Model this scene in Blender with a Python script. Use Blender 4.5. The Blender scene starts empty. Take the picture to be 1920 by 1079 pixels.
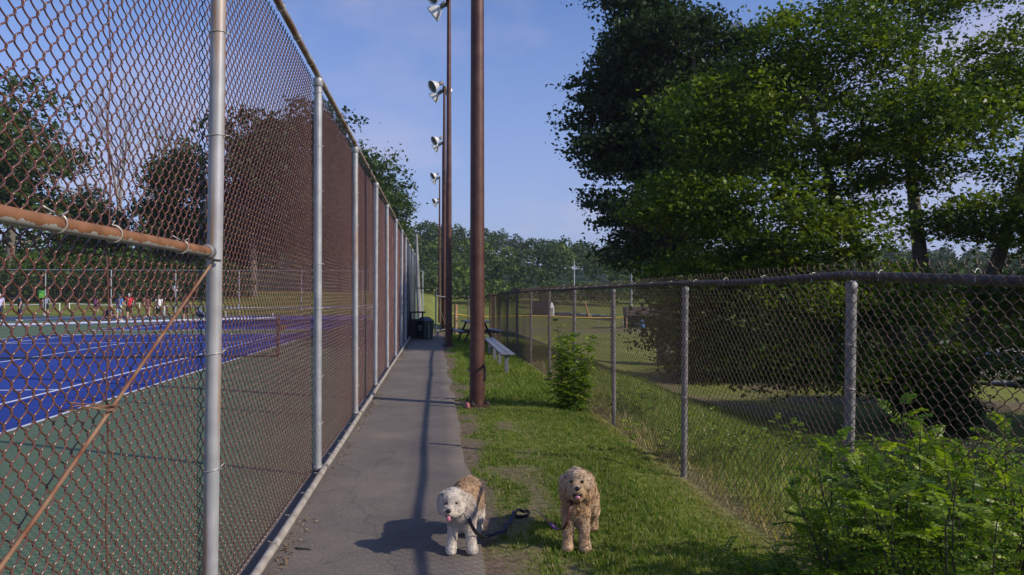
import bpy, bmesh, math, random
import numpy as np
from mathutils import Vector, Matrix

random.seed(7)
RNG = np.random.default_rng(7)
S = bpy.context.scene
C = S.collection
R = math.radians
PI = math.pi

# ------------------------------------------------------------------ camera
cam_data = bpy.data.cameras.new('camera')
cam_data.sensor_width = 36.0
cam_data.lens = 1350.0 / 1920.0 * 36.0
cam_data.clip_start = 0.05
cam_data.clip_end = 3000.0
cam = bpy.data.objects.new('camera', cam_data)
C.objects.link(cam)
cam.location = (0, 0, 1.64)
cam.rotation_euler = (R(90 + 0.615), 0, R(-5.92))
S.camera = cam

# ------------------------------------------------------------------ sky, sun, exposure
SUN_EL = R(31.8)
SUN_AZ = R(117.0)          # clockwise from +Y
world = bpy.data.worlds.new('World')
S.world = world
world.use_nodes = True
nt = world.node_tree
nt.nodes.clear()
wo = nt.nodes.new('ShaderNodeOutputWorld')
bg = nt.nodes.new('ShaderNodeBackground')
bg.inputs['Strength'].default_value = 0.15
sky = nt.nodes.new('ShaderNodeTexSky')
sky.sky_type = 'NISHITA'
sky.sun_disc = False
sky.sun_elevation = SUN_EL
sky.sun_rotation = SUN_AZ
sky.air_density = 1.0
sky.dust_density = 0.15
sky.ozone_density = 4.0
tc = nt.nodes.new('ShaderNodeTexCoord')
sep = nt.nodes.new('ShaderNodeSeparateXYZ')
nt.links.new(tc.outputs['Generated'], sep.inputs[0])
den = nt.nodes.new('ShaderNodeMath'); den.operation = 'MAXIMUM'; den.inputs[1].default_value = 0.0
nt.links.new(sep.outputs['Z'], den.inputs[0])
den2 = nt.nodes.new('ShaderNodeMath'); den2.operation = 'ADD'; den2.inputs[1].default_value = 0.22
nt.links.new(den.outputs[0], den2.inputs[0])
dv = nt.nodes.new('ShaderNodeVectorMath'); dv.operation = 'DIVIDE'
cmb = nt.nodes.new('ShaderNodeCombineXYZ')
for i in range(3):
    nt.links.new(den2.outputs[0], cmb.inputs[i])
nt.links.new(tc.outputs['Generated'], dv.inputs[0])
nt.links.new(cmb.outputs[0], dv.inputs[1])
mapn = nt.nodes.new('ShaderNodeMapping')
mapn.inputs['Location'].default_value = (0.3, 2.2, 0.0)
mapn.inputs['Scale'].default_value = (1.0, 1.0, 0.0)
nt.links.new(dv.outputs[0], mapn.inputs[0])
cn = nt.nodes.new('ShaderNodeTexNoise')
cn.inputs['Scale'].default_value = 0.85
cn.inputs['Detail'].default_value = 7.0
cn.inputs['Roughness'].default_value = 0.52
nt.links.new(mapn.outputs[0], cn.inputs['Vector'])
cr = nt.nodes.new('ShaderNodeValToRGB')
cr.color_ramp.elements[0].position = 0.48
cr.color_ramp.elements[0].color = (0, 0, 0, 1)
cr.color_ramp.elements[1].position = 0.68
cr.color_ramp.elements[1].color = (1, 1, 1, 1)
nt.links.new(cn.outputs['Fac'], cr.inputs[0])
cm = nt.nodes.new('ShaderNodeMath'); cm.operation = 'MULTIPLY'; cm.inputs[1].default_value = 0.8
nt.links.new(cr.outputs['Color'], cm.inputs[0])
tint = nt.nodes.new('ShaderNodeMix'); tint.data_type = 'RGBA'; tint.blend_type = 'MULTIPLY'
tint.inputs[0].default_value = 1.0
tint.inputs[7].default_value = (0.83, 0.87, 1.10, 1)
nt.links.new(sky.outputs[0], tint.inputs[6])
cmix = nt.nodes.new('ShaderNodeMix'); cmix.data_type = 'RGBA'
cmix.inputs[7].default_value = (3.6, 3.5, 4.7, 1)
nt.links.new(cm.outputs[0], cmix.inputs[0])
vr = nt.nodes.new('ShaderNodeMapRange')
vr.inputs['From Min'].default_value = 0.0; vr.inputs['From Max'].default_value = 0.42
vr.inputs['To Min'].default_value = 0.88; vr.inputs['To Max'].default_value = 0.0
nt.links.new(sep.outputs['Z'], vr.inputs['Value'])
veil = nt.nodes.new('ShaderNodeMix'); veil.data_type = 'RGBA'
veil.inputs[7].default_value = (2.22, 2.5, 4.0, 1)
nt.links.new(vr.outputs[0], veil.inputs[0])
nt.links.new(tint.outputs[2], veil.inputs[6])
nt.links.new(veil.outputs[2], cmix.inputs[6])
nt.links.new(cmix.outputs[2], bg.inputs['Color'])
nt.links.new(bg.outputs[0], wo.inputs['Surface'])

sun_data = bpy.data.lights.new('sun', 'SUN')
sun_data.energy = 4.3
sun_data.angle = R(0.6)
sun_data.color = (1.0, 0.90, 0.76)
sun = bpy.data.objects.new('sun', sun_data)
C.objects.link(sun)
sd = Vector((math.sin(SUN_AZ) * math.cos(SUN_EL), math.cos(SUN_AZ) * math.cos(SUN_EL), math.sin(SUN_EL)))
sun.rotation_euler = sd.to_track_quat('Z', 'Y').to_euler()
sun.location = sd * 60

S.view_settings.view_transform = 'Standard'
S.view_settings.look = 'None'
S.view_settings.gamma = 1.0
S.view_settings.exposure = 0.02
S.view_settings.use_curve_mapping = False

# ------------------------------------------------------------------ helpers
def ss(a, b, x):
    t = np.clip((np.asarray(x, float) - a) / (b - a), 0, 1)
    return t * t * (3 - 2 * t)

_perm = np.random.default_rng(3).random((256, 256))
def vnoise(x, y):
    x = np.asarray(x, float); y = np.asarray(y, float)
    xi = np.floor(x).astype(int); yi = np.floor(y).astype(int)
    fx = x - xi; fy = y - yi
    fx = fx * fx * (3 - 2 * fx); fy = fy * fy * (3 - 2 * fy)
    g = lambda a, b: _perm[a % 256, b % 256]
    return (g(xi, yi) * (1 - fx) + g(xi + 1, yi) * fx) * (1 - fy) + (g(xi, yi + 1) * (1 - fx) + g(xi + 1, yi + 1) * fx) * fy

def gz(x, y):
    x = np.asarray(x, float); y = np.asarray(y, float)
    low = np.maximum(ss(2.7, 9.0, x), ss(36, 60, y) * ss(-1.1, 2.2, x))
    z = -1.8 * low
    z = z - 0.10 * ss(1.5, 2.35, x) * (1 - low)
    z = z - 0.13 * ss(18, 32, y) * ss(0.3, 2.0, x) * (1 - low)
    z = z + 3.6 * ss(88, 170, y) * ss(-6, 1, x)
    z = z + 2.3 * ss(62.5, 84, y) * (1 - ss(-6, 1, x))
    z = z + (vnoise(x * 1.7, y * 1.7) - 0.5) * 0.05 * ss(0.35, 0.9, x) * (1 - ss(2.0, 2.2, x) * (1 - ss(2.6, 3.3, x)))
    z = z + (vnoise(x * .12 + 9, y * .12) - 0.5) * 0.5 * ss(3.5, 14, x)
    return z

def tagp(o, label=None, cat=None, group=None, kind=None):
    if label: o['label'] = label
    if cat: o['category'] = cat
    if group: o['group'] = group
    if kind: o['kind'] = kind
    return o

def thing(name, label, cat, loc=(0, 0, 0), rz=0.0, group=None):
    o = bpy.data.objects.new(name, None)
    o.empty_display_size = 0.2
    C.objects.link(o)
    o.location = loc
    o.rotation_euler = (0, 0, rz)
    return tagp(o, label, cat, group)

def link(name, me, parent=None, loc=None, rot=None, scale=None):
    o = bpy.data.objects.new(name, me)
    C.objects.link(o)
    if parent is not None: o.parent = parent
    if loc is not None: o.location = loc
    if rot is not None: o.rotation_euler = rot
    if scale is not None: o.scale = scale
    return o

def fmesh(name, V, F, mat=None, attrs=None, smooth=False):
    V = np.asarray(V, np.float32).reshape(-1, 3)
    F = np.asarray(F, np.int32)
    k = F.shape[1]
    me = bpy.data.meshes.new(name)
    me.vertices.add(len(V)); me.vertices.foreach_set('co', V.ravel())
    me.loops.add(F.size); me.loops.foreach_set('vertex_index', F.ravel())
    me.polygons.add(len(F))
    me.polygons.foreach_set('loop_start', np.arange(0, F.size, k, dtype=np.int32))
    if attrs:
        for an, av in attrs.items():
            av = np.asarray(av, np.float32)
            if av.ndim == 1:
                a = me.attributes.new(an, 'FLOAT', 'POINT'); a.data.foreach_set('value', av)
            else:
                a = me.attributes.new(an, 'FLOAT_COLOR', 'POINT')
                if av.shape[1] == 3: av = np.hstack([av, np.ones((len(av), 1), np.float32)])
                a.data.foreach_set('color', av.ravel())
    me.update(calc_edges=True)
    if smooth:
        me.polygons.foreach_set('use_smooth', np.ones(len(F), bool))
    if mat: me.materials.append(mat)
    return me

class MB:
    """collects tubes, boxes, lathes; becomes one mesh"""
    def __init__(s): s.v = []; s.f = []; s.sm = []
    def _add(s, vs, fs, smooth=False):
        n = len(s.v)
        s.v.extend([tuple(v) for v in vs])
        for f in fs: s.f.append(tuple(i + n for i in f)); s.sm.append(smooth)
        return s
    def tube(s, pts, r, sides=8, cap=True, smooth=True):
        pts = [Vector(p) for p in pts]
        rs = r if isinstance(r, (list, tuple)) else [r] * len(pts)
        vs = []; fs = []
        prev = None
        for i, p in enumerate(pts):
            t = (pts[min(i + 1, len(pts) - 1)] - pts[max(i - 1, 0)])
            if t.length < 1e-9: t = Vector((0, 0, 1))
            t.normalize()
            if prev is None:
                a = Vector((0, 0, 1)) if abs(t.z) < 0.9 else Vector((1, 0, 0))
                n = t.cross(a).normalized()
            else:
                n = (prev - t * prev.dot(t)).normalized()
            prev = n
            b = t.cross(n)
            for j in range(sides):
                an = 2 * PI * j / sides
                vs.append(p + (n * math.cos(an) + b * math.sin(an)) * rs[i])
        for i in range(len(pts) - 1):
            for j in range(sides):
                k = (j + 1) % sides
                fs.append((i * sides + j, i * sides + k, (i + 1) * sides + k, (i + 1) * sides + j))
        s._add(vs, fs, smooth)
        if cap:
            n = len(pts)
            s._add(vs[:sides], [tuple(range(sides - 1, -1, -1))])
            s._add(vs[-sides:], [tuple(range(sides))])
        return s
    def box(s, c, d, rot=None, bev=0.0):
        c = Vector(c); hx, hy, hz = d[0] / 2, d[1] / 2, d[2] / 2
        bm = bmesh.new()
        bmesh.ops.create_cube(bm, size=1.0)
        for v in bm.verts: v.co = Vector((v.co.x * d[0], v.co.y * d[1], v.co.z * d[2]))
        if bev > 0:
            bmesh.ops.bevel(bm, geom=list(bm.edges), offset=bev, segments=1, affect='EDGES')
        M = rot if rot is not None else Matrix.Identity(3)
        bm.verts.index_update()
        s._add([c + M @ v.co for v in bm.verts], [[v.index for v in f.verts] for f in bm.faces])
        bm.free()
        return s
    def lathe(s, prof, sides=16, M=None, smooth=True):
        """prof: list of (radius, z); M: 4x4"""
        M = M or Matrix.Identity(4)
        vs = []; fs = []
        for (r, z) in prof:
            for j in range(sides):
                a = 2 * PI * j / sides
                vs.append(M @ Vector((r * math.cos(a), r * math.sin(a), z)))
        for i in range(len(prof) - 1):
            for j in range(sides):
                k = (j + 1) % sides
                fs.append((i * sides + j, i * sides + k, (i + 1) * sides + k, (i + 1) * sides + j))
        return s._add(vs, fs, smooth)
    def poly(s, vs, fs, smooth=False): return s._add(vs, fs, smooth)
    def mesh(s, name, mat):
        me = bpy.data.meshes.new(name)
        me.from_pydata(s.v, [], s.f)
        me.polygons.foreach_set('use_smooth', np.array(s.sm, bool))
        me.update()
        if mat: me.materials.append(mat)
        return me
    def build(s, name, mat, parent=None, loc=None, rot=None):
        return link(name, s.mesh(name, mat), parent, loc, rot)

# ------------------------------------------------------------------ materials
def newmat(name):
    m = bpy.data.materials.new(name); m.use_nodes = True
    t = m.node_tree
    return m, t, t.nodes['Principled BSDF'], t.nodes['Material Output']

def noise_mix(t, c1, c2, scale, lo=0.35, hi=0.65, detail=5, coord='Object', rough=0.55, vec=None):
    n = t.nodes.new('ShaderNodeTexNoise')
    n.inputs['Scale'].default_value = scale; n.inputs['Detail'].default_value = detail
    n.inputs['Roughness'].default_value = rough
    if vec is None:
        co = t.nodes.new('ShaderNodeTexCoord'); t.links.new(co.outputs[coord], n.inputs['Vector'])
    else: t.links.new(vec, n.inputs['Vector'])
    r = t.nodes.new('ShaderNodeValToRGB')
    r.color_ramp.elements[0].position = lo; r.color_ramp.elements[1].position = hi
    r.color_ramp.elements[0].color = (*c1, 1); r.color_ramp.elements[1].color = (*c2, 1)
    t.links.new(n.outputs['Fac'], r.inputs[0])
    return n, r

def pm(name, c1, c2=None, scale=8.0, rough=0.6, metal=0.0, bump=0.0, bscale=None, lo=0.35, hi=0.65, spec=0.5):
    m, t, p, o = newmat(name)
    c2 = c2 or tuple(min(1, c * 1.25) for c in c1)
    n, r = noise_mix(t, c1, c2, scale, lo, hi)
    t.links.new(r.outputs[0], p.inputs['Base Color'])
    p.inputs['Roughness'].default_value = rough
    p.inputs['Metallic'].default_value = metal
    p.inputs['Specular IOR Level'].default_value = spec
    if bump:
        bn = t.nodes.new('ShaderNodeTexNoise'); bn.inputs['Scale'].default_value = bscale or scale * 4
        bn.inputs['Detail'].default_value = 4
        co = t.nodes.new('ShaderNodeTexCoord'); t.links.new(co.outputs['Object'], bn.inputs['Vector'])
        b = t.nodes.new('ShaderNodeBump'); b.inputs['Strength'].default_value = bump
        b.inputs['Distance'].default_value = 0.02
        t.links.new(bn.outputs['Fac'], b.inputs['Height']); t.links.new(b.outputs[0], p.inputs['Normal'])
    return m

def leafmat(name, cols, rough=0.5, trans=0.35, attr='tone', spec=0.22):
    """cols: list of (pos, rgb) for the tone attribute"""
    m, t, p, o = newmat(name)
    a = t.nodes.new('ShaderNodeAttribute'); a.attribute_name = attr
    r = t.nodes.new('ShaderNodeValToRGB')
    while len(r.color_ramp.elements) < len(cols): r.color_ramp.elements.new(0.5)
    for e, (pp, c) in zip(r.color_ramp.elements, cols): e.position = pp; e.color = (*c, 1)
    t.links.new(a.outputs['Fac'], r.inputs[0])
    t.links.new(r.outputs[0], p.inputs['Base Color'])
    p.inputs['Roughness'].default_value = rough
    p.inputs['Specular IOR Level'].default_value = spec
    tr = t.nodes.new('ShaderNodeBsdfTranslucent')
    g = t.nodes.new('ShaderNodeMix'); g.data_type = 'RGBA'; g.blend_type = 'MULTIPLY'; g.inputs[0].default_value = 1
    g.inputs[7].default_value = (1.25, 1.3, 0.45, 1)
    t.links.new(r.outputs[0], g.inputs[6]); t.links.new(g.outputs[2], tr.inputs['Color'])
    mx = t.nodes.new('ShaderNodeMixShader'); mx.inputs[0].default_value = trans
    t.links.new(p.outputs[0], mx.inputs[1]); t.links.new(tr.outputs[0], mx.inputs[2])
    t.links.new(mx.outputs[0], o.inputs['Surface'])
    return m

def attrmat(name, rough=0.7, attr='col', spec=0.25, trans=0.0):
    m, t, p, o = newmat(name)
    a = t.nodes.new('ShaderNodeAttribute'); a.attribute_name = attr
    t.links.new(a.outputs['Color'], p.inputs['Base Color'])
    p.inputs['Roughness'].default_value = rough
    p.inputs['Specular IOR Level'].default_value = spec
    return m

M = {}
M['galv'] = pm('galvanised_steel', (0.30, 0.31, 0.33), (0.42, 0.43, 0.45), 5.0, 0.5, 0.35, 0.15, 60)
M['galv_old'] = pm('weathered_galvanised_steel', (0.13, 0.125, 0.13), (0.28, 0.27, 0.275), 9.0, 0.6, 0.3, 0.25, 80)
M['rustwire'] = pm('rusty_wire', (0.095, 0.037, 0.026), (0.195, 0.080, 0.052), 30.0, 0.24, 0.12, 0.0, spec=1.0)
M['rustwire_dark'] = pm('dark_rusty_wire', (0.075, 0.048, 0.038), (0.15, 0.095, 0.07), 30.0, 0.5, 0.35, 0.0)
M['rail_dark'] = pm('weathered_dark_pipe', (0.050, 0.042, 0.040), (0.115, 0.10, 0.095), 12.0, 0.6, 0.3, 0.2, 60)
M['greywire'] = pm('grey_wire', (0.16, 0.16, 0.16), (0.24, 0.24, 0.24), 30.0, 0.6, 0.3)
M['tie'] = pm('aluminium_tie', (0.42, 0.40, 0.36), (0.58, 0.55, 0.5), 30.0, 0.45, 0.5)
M['bottompipe'] = pm('dusty_beige_pipe', (0.26, 0.22, 0.18), (0.44, 0.40, 0.35), 7.0, 0.7, 0.1, 0.2, 50)
M['rustpole'] = pm('rust_brown_painted_steel', (0.065, 0.022, 0.017), (0.105, 0.045, 0.034), 6.0, 0.55, 0.15, 0.2, 40)
M['darkmetal'] = pm('dark_metal', (0.025, 0.022, 0.022), (0.05, 0.045, 0.045), 12.0, 0.6, 0.3)
M['alu'] = pm('brushed_aluminium', (0.45, 0.46, 0.48), (0.55, 0.56, 0.58), 14.0, 0.42, 0.7)
M['benchgrey'] = pm('dull_grey_aluminium', (0.20, 0.21, 0.235), (0.27, 0.28, 0.31), 5.0, 0.5, 0.4)
M['lampshell'] = pm('white_lamp_shell', (0.62, 0.61, 0.58), (0.74, 0.73, 0.7), 8.0, 0.35, 0.2)
M['lampglass'] = pm('dark_lamp_glass', (0.05, 0.06, 0.06), (0.09, 0.1, 0.1), 8.0, 0.15, 0.0)
M['white'] = pm('white_paint', (0.72, 0.72, 0.72), (0.8, 0.8, 0.8), 3.0, 0.55)
M['courtline'] = pm('white_line_paint', (0.62, 0.63, 0.66), (0.76, 0.77, 0.8), 2.0, 0.6)
M['netcord'] = pm('dark_net_cord', (0.012, 0.016, 0.014), (0.025, 0.03, 0.028), 20.0, 0.8)
M['netband'] = pm('white_net_band', (0.55, 0.57, 0.66), (0.72, 0.73, 0.8), 4.0, 0.8)
M['bin'] = pm('dark_green_plastic', (0.010, 0.030, 0.028), (0.016, 0.045, 0.04), 4.0, 0.45)
M['binlid'] = pm('blue_grey_plastic', (0.05, 0.075, 0.10), (0.08, 0.105, 0.13), 4.0, 0.45)
M['woodpost'] = pm('weathered_orange_wood', (0.30, 0.12, 0.05), (0.46, 0.33, 0.22), 6.0, 0.8, 0, 0.2, 30)
M['screen'] = pm('navy_windscreen', (0.018, 0.026, 0.042), (0.035, 0.045, 0.065), 3.0, 0.8)
M['bark'] = pm('grey_brown_bark', (0.085, 0.070, 0.056), (0.19, 0.165, 0.14), 9.0, 0.9, 0, 0.5, 30)
M['barkpale'] = pm('pale_dead_bark', (0.20, 0.18, 0.17), (0.32, 0.30, 0.28), 9.0, 0.9)
M['stem'] = pm('dark_stem', (0.03, 0.028, 0.016), (0.06, 0.06, 0.03), 20.0, 0.8)
M['yellow'] = pm('yellow_cap', (0.62, 0.42, 0.03), (0.72, 0.52, 0.06), 4.0, 0.5)
M['roofdark'] = pm('dark_shingle', (0.035, 0.03, 0.03), (0.07, 0.06, 0.06), 6.0, 0.9)
M['brownpanel'] = pm('brown_board', (0.085, 0.06, 0.05), (0.13, 0.10, 0.085), 5.0, 0.8)
M['blueplastic'] = pm('blue_plastic', (0.03, 0.10, 0.26), (0.05, 0.15, 0.34), 4.0, 0.4)
M['stone'] = pm('grey_stone', (0.18, 0.17, 0.17), (0.30, 0.29, 0.29), 2.0, 0.9)
M['tan'] = pm('tan_wood', (0.34, 0.17, 0.08), (0.48, 0.28, 0.15), 4.0, 0.8)
M['black'] = pm('black_nylon', (0.010, 0.011, 0.014), (0.02, 0.022, 0.028), 20.0, 0.55)
M['navyweb'] = pm('navy_webbing', (0.012, 0.018, 0.035), (0.025, 0.035, 0.06), 20.0, 0.6)
M['redbrown'] = pm('red_brown_webbing', (0.07, 0.025, 0.02), (0.12, 0.05, 0.04), 20.0, 0.6)
M['purpleweb'] = pm('purple_webbing', (0.20, 0.06, 0.26), (0.30, 0.10, 0.36), 20.0, 0.6)
M['tongue'] = pm('pink_tongue', (0.62, 0.20, 0.28), (0.72, 0.28, 0.36), 20.0, 0.35)
M['nose'] = pm('wet_black_nose', (0.008, 0.008, 0.009), (0.014, 0.013, 0.014), 20.0, 0.25)
M['eye'] = pm('dark_eye', (0.006, 0.004, 0.003), (0.012, 0.008, 0.006), 20.0, 0.08)
M['tyre'] = pm('black_rubber', (0.012, 0.012, 0.012), (0.02, 0.02, 0.02), 20.0, 0.8)
M['glass'] = pm('dark_window_glass', (0.015, 0.018, 0.02), (0.03, 0.034, 0.036), 2.0, 0.08)
M['fur'] = attrmat('dog_fur', 0.75, spec=0.15)
M['skinbody'] = pm('skin', (0.50, 0.28, 0.20), (0.58, 0.34, 0.25), 6.0, 0.6)

# rusty mid rail: bare rust on top, galvanised shows in a ragged strip below
def rusty_rail():
    m, t, p, o = newmat('rusty_pipe')
    co = t.nodes.new('ShaderNodeTexCoord')
    sx = t.nodes.new('ShaderNodeSeparateXYZ'); t.links.new(co.outputs['Object'], sx.inputs[0])
    n, r = noise_mix(t, (0.15, 0.062, 0.026), (0.30, 0.14, 0.065), 9.0, 0.3, 0.7)
    n2 = t.nodes.new('ShaderNodeTexNoise'); n2.inputs['Scale'].default_value = 26; n2.inputs['Detail'].default_value = 4
    t.links.new(co.outputs['Object'], n2.inputs['Vector'])
    ad = t.nodes.new('ShaderNodeMath'); ad.operation = 'MULTIPLY_ADD'; ad.inputs[1].default_value = 0.035
    t.links.new(n2.outputs['Fac'], ad.inputs[0]); t.links.new(sx.outputs['Z'], ad.inputs[2])
    st = t.nodes.new('ShaderNodeMath'); st.operation = 'GREATER_THAN'; st.inputs[1].default_value = 0.004
    t.links.new(ad.outputs[0], st.inputs[0])
    mx = t.nodes.new('ShaderNodeMix'); mx.data_type = 'RGBA'
    mx.inputs[6].default_value = (0.33, 0.32, 0.30, 1)
    t.links.new(st.outputs[0], mx.inputs[0]); t.links.new(r.outputs[0], mx.inputs[7])
    t.links.new(mx.outputs[2], p.inputs['Base Color'])
    p.inputs['Roughness'].default_value = 0.65
    b = t.nodes.new('ShaderNodeBump'); b.inputs['Strength'].default_value = 0.25; b.inputs['Distance'].default_value = 0.004
    t.links.new(n2.outputs['Fac'], b.inputs['Height']); t.links.new(b.outputs[0], p.inputs['Normal'])
    return m
M['rustrail'] = rusty_rail()
M['rustrod'] = pm('rusty_rod', (0.15, 0.045, 0.022), (0.30, 0.18, 0.10), 7.0, 0.7)
M['toprail'] = pm('rust_stained_pipe', (0.22, 0.12, 0.07), (0.36, 0.32, 0.29), 3.0, 0.6, 0.2, 0.2, 50, 0.4, 0.62)

# galvanised post with streaks of rust running down
def streak_post():
    m, t, p, o = newmat('rust_streaked_post')
    co = t.nodes.new('ShaderNodeTexCoord')
    mp = t.nodes.new('ShaderNodeMapping'); mp.inputs['Scale'].default_value = (28, 28, 1.1)
    t.links.new(co.outputs['Object'], mp.inputs[0])
    n, r = noise_mix(t, (0, 0, 0), (1, 1, 1), 1.0, 0.52, 0.68, vec=mp.outputs[0])
    n2, r2 = noise_mix(t, (0.30, 0.305, 0.32), (0.43, 0.435, 0.45), 6.0)
    mx = t.nodes.new('ShaderNodeMix'); mx.data_type = 'RGBA'
    mx.inputs[7].default_value = (0.36, 0.21, 0.11, 1)
    t.links.new(r.outputs[0], mx.inputs[0]); t.links.new(r2.outputs[0], mx.inputs[6])
    t.links.new(mx.outputs[2], p.inputs['Base Color'])
    p.inputs['Roughness'].default_value = 0.5; p.inputs['Metallic'].default_value = 0.25
    return m
M['post'] = streak_post()

# asphalt path
def asphalt():
    m, t, p, o = newmat('worn_asphalt')
    n, r = noise_mix(t, (0.128, 0.112, 0.100), (0.180, 0.158, 0.138), 3.6, 0.25, 0.75, 9, rough=.7)
    n2, r2 = noise_mix(t, (0.45, 0.44, 0.44), (1.65, 1.6, 1.55), 120.0, 0.28, 0.75, 3)
    n3, r3 = noise_mix(t, (1, 1, 1), (1.35, 1.12, 0.9), 0.8, 0.62, 0.80, 5)
    mx = t.nodes.new('ShaderNodeMix'); mx.data_type = 'RGBA'; mx.blend_type = 'MULTIPLY'; mx.inputs[0].default_value = 0.75
    t.links.new(r.outputs[0], mx.inputs[6]); t.links.new(r2.outputs[0], mx.inputs[7])
    m2 = t.nodes.new('ShaderNodeMix'); m2.data_type = 'RGBA'; m2.blend_type = 'MULTIPLY'; m2.inputs[0].default_value = 1
    t.links.new(mx.outputs[2], m2.inputs[6]); t.links.new(r3.outputs[0], m2.inputs[7])
    co = t.nodes.new('ShaderNodeTexCoord')
    wn = t.nodes.new('ShaderNodeTexNoise'); wn.inputs['Scale'].default_value = 3.0; wn.inputs['Detail'].default_value = 5
    t.links.new(co.outputs['Object'], wn.inputs['Vector'])
    wv = t.nodes.new('ShaderNodeVectorMath'); wv.operation = 'MULTIPLY_ADD'; wv.inputs[1].default_value = (.35, .35, 0)
    t.links.new(wn.outputs['Color'], wv.inputs[0]); t.links.new(co.outputs['Object'], wv.inputs[2])
    vo = t.nodes.new('ShaderNodeTexVoronoi'); vo.feature = 'DISTANCE_TO_EDGE'; vo.inputs['Scale'].default_value = 0.62
    t.links.new(wv.outputs[0], vo.inputs['Vector'])
    ck = t.nodes.new('ShaderNodeMapRange'); ck.inputs['From Min'].default_value = 0.001; ck.inputs['From Max'].default_value = 0.006
    ck.inputs['To Min'].default_value = 0.74; ck.inputs['To Max'].default_value = 1.0
    t.links.new(vo.outputs['Distance'], ck.inputs['Value'])
    n5, r5 = noise_mix(t, (1, 1, 1), (0, 0, 0), 0.9, 0.44, 0.56, 4)
    cx_ = t.nodes.new('ShaderNodeMath'); cx_.operation = 'MAXIMUM'
    t.links.new(ck.outputs[0], cx_.inputs[0]); t.links.new(r5.outputs[0], cx_.inputs[1])
    n6, r6 = noise_mix(t, (0.72, 0.70, 0.70), (1.14, 1.10, 1.04), 1.1, 0.32, 0.66, 6)
    m3 = t.nodes.new('ShaderNodeMix'); m3.data_type = 'RGBA'; m3.blend_type = 'MULTIPLY'; m3.inputs[0].default_value = 1
    t.links.new(m2.outputs[2], m3.inputs[6]); t.links.new(cx_.outputs[0], m3.inputs[7])
    m4 = t.nodes.new('ShaderNodeMix'); m4.data_type = 'RGBA'; m4.blend_type = 'MULTIPLY'; m4.inputs[0].default_value = .8
    t.links.new(m3.outputs[2], m4.inputs[6]); t.links.new(r6.outputs[0], m4.inputs[7])
    t.links.new(m4.outputs[2], p.inputs['Base Color'])
    p.inputs['Roughness'].default_value = 0.85
    b = t.nodes.new('ShaderNodeBump'); b.inputs['Strength'].default_value = 0.5; b.inputs['Distance'].default_value = 0.006
    t.links.new(n2.outputs['Fac'], b.inputs['Height']); t.links.new(b.outputs[0], p.inputs['Normal'])
    return m
M['asphalt'] = asphalt()
M['lot'] = pm('parking_asphalt', (0.10, 0.10, 0.10), (0.15, 0.148, 0.145), 0.7, 0.9)

def court(name, c):
    m, t, p, o = newmat(name)
    n, r = noise_mix(t, tuple(x * 0.74 for x in c), tuple(min(1, x * 1.18 + .008) for x in c), 0.45, 0.25, 0.75, 9, rough=.68)
    n2, r2 = noise_mix(t, (0.85, 0.85, 0.85), (1.12, 1.12, 1.12), 60, 0.3, 0.7, 3)
    mx = t.nodes.new('ShaderNodeMix'); mx.data_type = 'RGBA'; mx.blend_type = 'MULTIPLY'; mx.inputs[0].default_value = 1
    t.links.new(r.outputs[0], mx.inputs[6]); t.links.new(r2.outputs[0], mx.inputs[7])
    t.links.new(mx.outputs[2], p.inputs['Base Color'])
    p.inputs['Roughness'].default_value = 0.75
    return m
M['green_court'] = court('green_court_paint', (0.098, 0.155, 0.078))
M['blue_court'] = court('blue_court_paint', (0.004, 0.033, 0.27))
M['navy_court'] = court('navy_court_paint', (0.035, 0.062, 0.14))

# ground: grass with bare dirt patches
def groundmat():
    m, t, p, o = newmat('turf_and_soil')
    a = t.nodes.new('ShaderNodeAttribute'); a.attribute_name = 'dirt'
    n, r = noise_mix(t, (0.125, 0.155, 0.032), (0.215, 0.225, 0.055), 0.35, 0.3, 0.7, 7)
    n4, r4 = noise_mix(t, (0.75, 0.75, 0.75), (1.2, 1.2, 1.15), 9.0, 0.3, 0.7, 6)
    mg = t.nodes.new('ShaderNodeMix'); mg.data_type = 'RGBA'; mg.blend_type = 'MULTIPLY'; mg.inputs[0].default_value = 1
    t.links.new(r.outputs[0], mg.inputs[6]); t.links.new(r4.outputs[0], mg.inputs[7])
    n2, r2 = noise_mix(t, (0.105, 0.074, 0.052), (0.25, 0.185, 0.135), 14.0, 0.25, 0.75, 9)
    mx = t.nodes.new('ShaderNodeMix'); mx.data_type = 'RGBA'
    t.links.new(a.outputs['Fac'], mx.inputs[0]); t.links.new(mg.outputs[2], mx.inputs[6]); t.links.new(r2.outputs[0], mx.inputs[7])
    t.links.new(mx.outputs[2], p.inputs['Base Color'])
    p.inputs['Roughness'].default_value = 0.95; p.inputs['Specular IOR Level'].default_value = 0.1
    b = t.nodes.new('ShaderNodeBump'); b.inputs['Strength'].default_value = 0.7; b.inputs['Distance'].default_value = 0.03
    t.links.new(n4.outputs['Fac'], b.inputs['Height']); t.links.new(b.outputs[0], p.inputs['Normal'])
    return m
M['ground'] = groundmat()

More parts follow.
